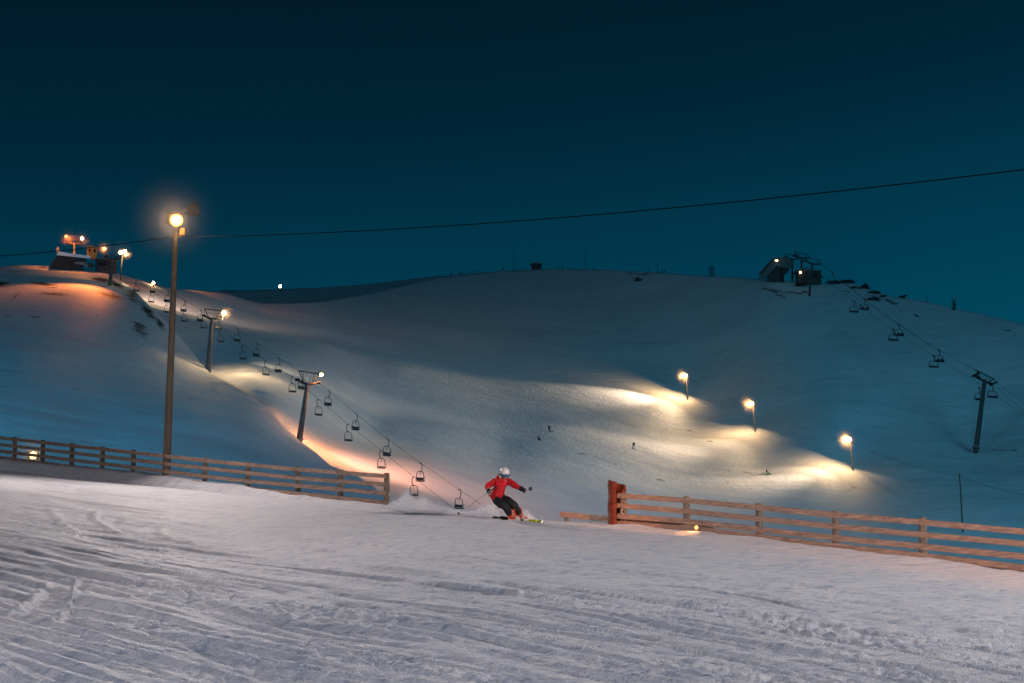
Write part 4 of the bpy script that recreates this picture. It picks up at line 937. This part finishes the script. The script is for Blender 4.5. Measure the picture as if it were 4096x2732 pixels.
b = S2(296, 1078, 1); tw = make_tower(S2(296, 1074, 1.5), S2(297, 972, 1.5), updir(KL), 1.7, .9, .26, .2, 'lift tower rising behind the left station roof with two lamps', [(-1.75, 1.55, (-.4, -1, -.3), M['lamp_amber'], .9), (1.9, 1.35, (.3, -1, -.3), M['lamp'], .8)], scale=.9)
b = S2(483, 1104, -18); q = P(490, 1012, SD2 - 18); t = thing('lamp_pole', b, 'lamp pole with a broad bright head right of the left station', 'lamp pole')
mb = MB(); mb.tube([b - Vector((0, 0, 1)), q], [.16, .12], 10); rel(t, mb, 'pole', M['mast'], True)
hh, ll = MB(), MB(); floodlight(hh, ll, q + Vector((-.35, 0, .15)), (.2, -1, -.3), .9, .7, .3, .42); floodlight(hh, ll, q + Vector((.5, 0, .4)), (.6, -.8, -.3), .8, .6, .3, .36); h = rel(t, hh, 'floodlight', M['galv']); l = rel(t, ll, 'lens', M['lamp'], True); l.parent = h; l.location = (0, 0, 0)
b = P(613, 1144, 370); q = P(614, 1131, 370); t = thing('lamp_pole', b, 'small low lamp on the ridge between left station and tall mast', 'lamp pole')
mb = MB(); mb.tube([b - Vector((0, 0, 1)), q], .1, 8); rel(t, mb, 'pole', M['steel']); mb = MB(); mb.ball(q, .36, seg=10, rings=6); rel(t, mb, 'lamp', M['lamp'])

# ---------------------------------------------------------------- added scattering balls round the lit lamps, standing in for lens bloom
def halo_mat(dens):
    m = bpy.data.materials.new('lamp_halo'); m.use_nodes = True; t = m.node_tree; t.nodes.clear()
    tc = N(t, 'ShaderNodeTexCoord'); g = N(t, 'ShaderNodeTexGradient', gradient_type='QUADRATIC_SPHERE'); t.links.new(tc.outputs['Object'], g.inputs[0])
    v = N(t, 'ShaderNodeVolumeScatter'); v.inputs['Color'].default_value = (1.0, .76, .46, 1); v.inputs['Anisotropy'].default_value = 0.0  # warm lamp tint put into the scatter colour
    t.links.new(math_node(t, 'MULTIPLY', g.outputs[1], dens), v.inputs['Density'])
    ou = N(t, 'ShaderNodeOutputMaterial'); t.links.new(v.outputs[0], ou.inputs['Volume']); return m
def halo(p, r, dens, label):
    mb = MB(); mb.ball((0, 0, 0), 1.0, seg=20, rings=12); o = mb.build('lamp_halo', halo_mat(dens / r), None, smooth=True)
    o.location = p; o.scale = (r, r, r); return tag(o, label, 'halo', kind='stuff')
halo(P(713, 889, MAST_Y) + Vector((0, -.3, 0)), 2.1, HALO * 0.038, 'faint added halo round the tall mast lamp')
for q, lb in zip(PL, ('highest', 'middle', 'lowest')): halo(q + Vector((-.2, -.4, 0)), 3.4, HALO * 1.6, 'faint added halo round the %s piste lamp' % lb)
halo(T2 + Vector((.2, -.3, 0)), 2.2, HALO, 'faint added halo round the middle lift tower lamp')
halo(g1 + Vector((0, -.2, 0)), 1.3, HALO * .5, 'warm added halo round the low floodlight at the far left')
halo(g2 + Vector((0, -.1, 0)), .55, HALO * .25, 'warm added halo round the small orange floodlight')
halo(P(271, 942, 343), 3.0, HALO, 'faint added halo round the leftmost station lamp')
halo(P(333, 951, 343), 2.6, HALO, 'faint added halo round the second station lamp')
halo(T1L, 2.4, HALO, 'faint added halo round the upper lift tower lamp')
halo(T1R + Vector((0, -.5, .2)), 3.0, HALO, 'faint added halo round the lamp right of the left station')

# ---------------------------------------------------------------- the skier
SKY = 34.0
def K(zx, zy, d=0.0):              # close-up coordinates -> point; d > 0 is towards the camera
    return P(1800 + zx * 0.19141, 1830 + zy * 0.19141, SKY - d)
ski_root = K(1280, 1290)
M['jacket'] = mat('red_jacket', (0.55, 0.008, 0.014), 0.7, var=0.25, scale=9, bump=0.5, bscale=14)
M['trouser'] = mat('black_trousers', (0.010, 0.011, 0.012), 0.75, var=0.3, bump=0.5, bscale=10)
M['skin'] = mat('skin', (0.45, 0.24, 0.16), 0.55)
M['helmet'] = mat('white_helmet', (0.72, 0.70, 0.66), 0.3, var=0.05, spec=0.5)
M['goggle'] = mat('blue_lens', (0.02, 0.16, 0.30), 0.12, 0.3, spec=0.7)
M['glove'] = mat('black_glove', (0.012, 0.012, 0.013), 0.7)
M['bootr'] = mat('red_boot', (0.55, 0.06, 0.02), 0.4, var=0.2)
M['bootw'] = mat('white_boot', (0.65, 0.62, 0.58), 0.4)
M['ski'] = mat('lime_ski', (0.42, 0.46, 0.03), 0.35)
M['skib'] = mat('black_ski', (0.012, 0.012, 0.012), 0.4)
M['alu'] = mat('pole_shaft', (0.45, 0.42, 0.40), 0.35, 0.6)
def skin_abs(name, pts, edges, rad, mats, root=0, sub=2, parent=None, pick=None):
    ob = skin_mesh(name, pts, edges, rad, mats, root=root, sub=sub, pick=pick, origin=ski_root)
    if parent is not None: ob.parent = parent; ob.location = (0, 0, 0)
    return ob
# joints
pel = K(985, 830, 0.02); sp1 = K(1010, 720, .06); sp2 = K(1050, 590, .10); chest = K(1070, 520, .10); neck = K(1110, 440, .12); head = K(1142, 345, .14)
shR = K(945, 490, .10); elR = K(770, 610, .08); haR = K(835, 690, .30)
shL = K(1205, 500, .08); elL = K(1345, 575, .22); haL = K(1505, 665, .36)
hipR = K(930, 860, .04); knR = K(1150, 1010, .34); anR = K(1285, 1225, .12)
hipL = K(1080, 835, .0); knL = K(1350, 1005, .20); anL = K(1450, 1195, -.06)
body = skin_abs('person', [pel, sp1, sp2, chest, neck, head, head + Vector((0, 0, .08)), shR, elR, haR, shL, elL, haL, hipR, knR, anR, hipL, knL, anL],
    [(0, 1), (1, 2), (2, 3), (3, 4), (4, 5), (5, 6), (3, 7), (7, 8), (8, 9), (3, 10), (10, 11), (11, 12), (0, 13), (13, 14), (14, 15), (0, 16), (16, 17), (17, 18)],
    [.11, .10, .11, .11, .05, .09, .07, .055, .045, .032, .055, .045, .032, .08, .06, .042, .08, .06, .042], M['skin'])
tag(body, 'skier in a red jacket, black trousers and white helmet carving along the crest', 'person')
# face: nose, lips and chin on the head
fdir = (Vector((.35, -1, -.18))).normalized(); fx = fdir.cross(Vector((0, 0, 1))).normalized(); fz = fx.cross(fdir)
hd = K(1142, 352, .15)
def HF(a, b_, e): return hd + fx * a + fz * b_ + fdir * e
fm = MB(); rotf = Matrix((fx, fdir, fz)).transposed()
fm.ball(HF(0, -.055, .035), .062, sc=(.92, 1, 1.25), rot=rotf, seg=16, rings=12)      # lower face and jaw
fm.ball(HF(0, -.05, .105), .016, sc=(.9, 1.1, 1.3), rot=rotf)
fm.build('face', M['skin'], body, smooth=True).location = -ski_root
fm = MB(); fm.ball(HF(0, -.093, .088), .019, sc=(1.2, .5, .6), rot=rotf); fm.build('mouth', mat('lips', (.20, .05, .045), .5), body, smooth=True).location = -ski_root
# jacket
jk = skin_abs('jacket', [K(985, 815, .02), sp1, sp2, chest, K(1100, 455, .11), shR, K(860, 545, .09), elR, K(800, 655, .20), shL, K(1285, 535, .15), elL, K(1440, 632, .30), K(1478, 650, .34), K(970, 862, .02)],
    [(0, 1), (1, 2), (2, 3), (3, 4), (3, 5), (5, 6), (6, 7), (7, 8), (3, 9), (9, 10), (10, 11), (11, 12), (12, 13), (0, 14)],
    [(.185, .16), (.165, .145), (.175, .15), (.165, .14), .085, .098, .085, .085, .068, .098, .082, .075, .06, .056, (.19, .17)], M['jacket'], parent=body, root=1)
tx = bpy.data.textures.new('folds', 'CLOUDS'); tx.noise_scale = .12
for o_, st_ in ((jk, .03),):
    for v in o_.data.vertices:
        n_ = mnoise.fractal((v.co) * 9.0, 1, 2, 3); v.co += v.normal * n_ * st_ * .6
hood = MB(); hood.ball(K(1060, 430, .06), .12, sc=(1.1, .9, .75), seg=16, rings=10); hood.build('hood', M['jacket'], body, smooth=True).location = -ski_root
zp = MB(); zp.tube([K(1165, 478, .27), K(1172, 505, .27)], .008, 6); zp.build('zip_pull', M['bootw'], body).location = -ski_root
# trousers
tr = skin_abs('trousers', [K(990, 850, .02), hipR, K(1040, 950, .22), knR, K(1210, 1110, .26), K(1290, 1215, .14), hipL, K(1230, 920, .12), knL, K(1405, 1100, .08), K(1455, 1185, -.04), K(990, 800, .03)],
    [(0, 1), (1, 2), (2, 3), (3, 4), (4, 5), (0, 6), (6, 7), (7, 8), (8, 9), (9, 10), (0, 11)],
    [.165, .135, .125, .105, .10, .092, .135, .118, .10, .095, .088, .15], M['trouser'], parent=body)
for v in tr.data.vertices:
    n_ = mnoise.fractal(v.co * 8.0, 1, 2, 3); v.co += v.normal * n_ * .018
# helmet, goggles, strap
hm = MB(); rh = rotf
segs, rings = 28, 16; vs, fs = [], []
for i in range(rings + 1):
    th = R(4) + (R(104)) * i / rings
    for k in range(segs):
        ph = 2 * math.pi * k / segs
        x = math.sin(th) * math.cos(ph); y = math.sin(th) * math.sin(ph); z = math.cos(th)
        cut = 0.0
        r = .128
        zz = z
        vs.append(HF(x * r * .93, .045 + zz * r * .98 + (-.02 if (i == rings and y < .2) else 0), -.005 + y * r * 1.08))
for i in range(rings):
    for k in range(segs): fs.append((i * segs + k, (i + 1) * segs + k, (i + 1) * segs + (k + 1) % segs, i * segs + (k + 1) % segs))
fs.append(tuple(range(segs))); hm.add(vs, fs)
hme = hm.build('helmet', M['helmet'], body, smooth=True); hme.location = -ski_root
for s in (-1, 1):
    e = MB(); e.ball(HF(s * .103, -.045, -.012), .05, sc=(.42, .9, 1.35), rot=rotf); e.build('ear_pad', M['helmet'], hme, smooth=True)
e = MB()
for s in (-.05, .0, .05): e.ball(HF(s, .13, .085), .009, sc=(1, 1, .6), rot=rotf, seg=8, rings=5)
e.build('vent', M['glove'], hme)
gg = MB(); ring_o = []
n_ = 20; vs = []; fs = []
for j, (rx, rz, e_) in enumerate(((.092, .052, 0), (.097, .056, .02), (.086, .047, .034), (.0, .0, .042))):
    for k in range(n_):
        t = 2 * math.pi * k / n_; cx_, sz_ = math.cos(t), math.sin(t)
        cx_ = math.copysign(abs(cx_) ** .6, cx_); sz_ = math.copysign(abs(sz_) ** .7, sz_)
        notch = .016 if (sz_ < -.5 and abs(cx_) < .35) else 0
        curve = -.05 * (cx_ * rx / .09) ** 2
        vs.append(HF(cx_ * rx, -.012 + sz_ * rz + notch, .092 + e_ + curve))
for j in range(2):
    for k in range(n_): fs.append((j * n_ + k, j * n_ + (k + 1) % n_, (j + 1) * n_ + (k + 1) % n_, (j + 1) * n_ + k))
gg.add(vs[:3 * n_], fs); go = gg.build('goggles', M['glove'], body, smooth=True); go.location = -ski_root
lz = MB(); lz.add([v + fdir * .003 for v in vs[2 * n_:]], [(k, (k + 1) % n_, n_ + (k + 1) % n_, n_ + k) for k in range(n_)]); lz.build('lens', M['goggle'], go, smooth=True)
for s in (-1, 1):
    sm = MB(); pts = [HF(s * .095, -.012, .07), HF(s * .125, .0, .03), HF(s * .127, .012, -.03), HF(s * .10, .02, -.10)]
    for a_, b_ in zip(pts[:-1], pts[1:]):
        d_ = (b_ - a_); sm.box((a_ + b_) / 2, (.008, d_.length * 1.08, .036), Matrix((d_.cross(fz).normalized(), d_.normalized(), fz)).transposed())
    sm.build('strap', M['glove'], go)

# gloves with curled fingers
def glove(w, elbow, grip, name='glove'):
    fw = (w - elbow).normalized(); g = Vector(grip).normalized(); side = fw.cross(g).normalized()
    c = w + fw * .055
    pts = [w, c, c + fw * .045]; ed = [(0, 1), (1, 2)]; rad = [.05, .052, .046]
    for k, (o_, ln) in enumerate(((.034, .032), (.012, .036), (-.010, .034), (-.030, .027))):
        a0 = c + fw * .05 + g * o_; i0 = len(pts)
        pts += [a0, a0 + fw * ln + side * .012, a0 + fw * ln * 1.1 + side * .042, a0 + fw * ln * .5 + side * .058]; ed += [(2, i0), (i0, i0 + 1), (i0 + 1, i0 + 2), (i0 + 2, i0 + 3)]; rad += [.017, .017, .016, .013]
    i0 = len(pts); pts += [c + g * .045 + side * .018, c + g * .058 + side * .04 + fw * .02, c + g * .045 + side * .055 + fw * .035]; ed += [(1, i0), (i0, i0 + 1), (i0 + 1, i0 + 2)]; rad += [.022, .018, .014]
    return skin_abs(name, pts, ed, rad, M['glove'], parent=body), c + fw * .05 + side * .03
g1_, gc1 = glove(K(790, 668, .24), K(765, 620, .08), K(790, 730, .3) - K(900, 640, .34))
g2_, gc2 = glove(K(1500, 655, .34), K(1400, 600, .25), K(1620, 700, .6) - K(1570, 730, .38))
cf = MB(); cf.tube([K(1470, 640, .33), K(1512, 665, .36)], [.062, .058], 12); cf.build('cuff', M['glove'], g2_, smooth=True).location = -ski_root
bd = MB(); bd.ball(K(1580, 735, .46), .018, sc=(1, .5, 1)); bd.build('badge', M['bootw'], g2_).location = -ski_root
# ski poles
def ski_pole(top, tip, label, basket):
    d = (tip - top).normalized(); o = thing('ski_pole', top, label, 'ski pole', 'ski poles of the red jacketed skier')
    mb = MB(); mb.tube([top, tip], [.010, .007], 8); rel(o, mb, 'shaft', M['alu'], True)
    mb = MB(); mb.tube([top - d * .06, top + d * .07], [.018, .016], 10); mb.ball(top - d * .07, .022); rel(o, mb, 'handle', M['skib'], True)
    mb = MB(); mb.disc(tip - d * basket, d, .045, .012, 14); mb.tube([tip - d * (basket + .02), tip - d * (basket - .02)], .016, 8); rel(o, mb, 'basket', M['skib'], True)
ski_pole(K(905, 655, .37), K(148, 1190, .55), 'ski pole trailing behind to the snow at the left of the skier', .04)
hp = K(1575, 700, .46); ski_pole(K(1555, 716, .42), K(1690, 650, 1.45), 'ski pole pointing at the viewer from the raised right glove', .06)
# boots
def boot(an, toe, heel_up):
    t_ = (toe - an); t_.z *= 1; fw = t_.normalized(); up = (heel_up).normalized(); sd = fw.cross(up).normalized(); up = sd.cross(fw)
    mb = MB()
    def bt(a, b_, e): return an + fw * a + up * b_ + sd * e
    prof = [(-.09, .0), (-.09, .06), (-.075, .20), (-.06, .26), (.05, .27), (.06, .20), (.09, .10), (.16, .075), (.20, .05), (.205, .0)]
    mb.prism(prof, .10, lambda a, b_, d: bt(a, b_ - .08, d * (1 - .15 * max(0, a) / .2)))
    ob = mb.build('boot', M['bootr'], body); ob.location = -ski_root
    w = MB(); w.box(bt(.06, -.055, 0), (.30, .112, .045), Matrix((fw, sd, up)).transposed(), bev=.01); w.box(bt(.12, .0, 0), (.08, .108, .05), Matrix((fw, sd, up)).transposed(), bev=.01); wo_ = w.build('sole', M['bootw'], ob)
    b3 = MB()
    for z_ in (.05, .10, .15): b3.box(bt(.055 - z_ * .2, z_, 0), (.04, .118, .018), Matrix((fw, sd, up)).transposed())
    b3.build('buckle', M['bootw'], ob)
# skis: from tail to tip along the crest
def ski(tail, tip, up, label, k):
    d = (tip - tail); Ln = d.length; d.normalize(); up = Vector(up); sd = d.cross(up).normalized(); up = sd.cross(d)
    o = thing('ski', tail.lerp(tip, .5), label, 'ski', 'skis of the red jacketed skier')
    def pt(t, wv, h): return tail + d * (Ln * t) + sd * wv + up * h
    ts = [0, .03, .08, .2, .35, .5, .65, .78, .87, .93, .97, 1.0]; ws = [.030, .045, .050, .043, .037, .034, .037, .046, .052, .050, .038, .012]; hs = [.02, .006, 0, 0, .003, .005, .003, 0, .004, .025, .06, .10]
    for nm, mm, seg in (('tail_section', M['skib'], (0, 3)), ('middle_section', M['ski'], (3, 7)), ('front_section', M['ski'], (7, 9)), ('tip', M['skib'], (9, 11))):
        mb = MB()
        for i in range(seg[0], seg[1]):
            a = [pt(ts[i], -ws[i], hs[i]), pt(ts[i], ws[i], hs[i]), pt(ts[i], ws[i], hs[i] + .014), pt(ts[i], -ws[i], hs[i] + .014)]
            b_ = [pt(ts[i + 1], -ws[i + 1], hs[i + 1]), pt(ts[i + 1], ws[i + 1], hs[i + 1]), pt(ts[i + 1], ws[i + 1], hs[i + 1] + .014), pt(ts[i + 1], -ws[i + 1], hs[i + 1] + .014)]
            mb.add(a + b_, [(0, 1, 5, 4), (1, 2, 6, 5), (2, 3, 7, 6), (3, 0, 4, 7), (0, 3, 2, 1), (4, 5, 6, 7)])
        rel(o, mb, nm, mm, True)
    mb = MB()
    for t_ in (.56, .60, .64, .68, .72, .76, .84, .88):
        w_ = float(np.interp(t_, ts, ws)); h_ = float(np.interp(t_, ts, hs))
        mb.add([pt(t_, -w_ * 1.02, h_ + .0165), pt(t_ + .012, -w_ * 1.02, h_ + .0165), pt(t_ + .034, w_ * 1.02, h_ + .0165), pt(t_ + .018, w_ * 1.02, h_ + .0165), pt(t_, -w_ * 1.06, h_ - .001), pt(t_ + .012, -w_ * 1.06, h_ - .001)], [(0, 1, 2, 3), (0, 4, 5, 1)])
    rel(o, mb, 'stripe', M['skib'])
    mb = MB(); rm_ = Matrix((d, sd, up)).transposed(); mb.box(pt(.40, 0, .035), (.09, .07, .045), rm_, bev=.01); mb.box(pt(.58, 0, .035), (.11, .065, .045), rm_, bev=.01); rel(o, mb, 'binding', M['bootw'])
    return d
upS = Vector((.25, -.80, .55)).normalized()
d1 = ski(K(1052, 1262, .10), K(1985, 1372, .42), upS, 'lime and black ski nearest the viewer under the skier', 0)
d2 = ski(K(900, 1268, -.16), K(1850, 1352, .16), upS, 'lime and black ski further from the viewer, its tip behind the other', 1)
boot(K(1300, 1245, .20), K(1300, 1245, .20) + d1, Vector((-.35, -.2, 1)))
boot(K(1440, 1225, -.06), K(1440, 1225, -.06) + d2, Vector((-.30, -.2, 1)))
# powder thrown up behind the skis
def spray(seedpts, n, label):
    rng = np.random.default_rng(5); mb = MB(); vs = []; fs = []
    T = np.array([(1, 1, 1), (-1, -1, 1), (-1, 1, -1), (1, -1, -1)], float)
    o = 0
    for (px, py, w, h, sp, cnt) in seedpts:
        for _ in range(int(cnt * 2.6)):
            a = rng.normal() * w; hb = abs(rng.normal()) ** 1.1 * h
            hb *= max(0.15, 1 - .35 * abs(a) / max(w, 1)) ; dep = rng.normal() * sp
            c = P(px + a, py - hb + 3, SKY + 1.2 + dep)
            s = rng.uniform(.003, .008) * (1 + .5 * (rng.random() < .1))
            q = T * s @ np.array(Euler((rng.uniform(0, 6), rng.uniform(0, 6), rng.uniform(0, 6))).to_matrix())
            vs += [tuple(np.array(c) + k) for k in q]; fs += [(o, o + 1, o + 2), (o, o + 3, o + 1), (o, o + 2, o + 3), (o + 1, o + 3, o + 2)]; o += 4
    me = bpy.data.meshes.new('snow_spray'); me.from_pydata(vs, [], fs); me.materials.append(M['powder'])
    ob = bpy.data.objects.new('snow_spray', me); COL.objects.link(ob); tag(ob, label, 'snow spray', kind='stuff')
M['powder'] = mat('powder_snow', (.86, .87, .89), .7)
spray([(1575, 2028, 16, 12, .4, 900), (1625, 2036, 26, 30, .5, 3000), (1690, 2040, 40, 23, .5, 2600), (1760, 2050, 40, 14, .4, 1100), (1850, 2060, 40, 9, .4, 900), (1940, 2066, 40, 18, .4, 2200), (1990, 2072, 40, 32, .4, 2600), (2060, 2074, 30, 14, .3, 900), (2105, 2078, 16, 16, .3, 900)], 0, 'powder snow thrown up behind the skier')
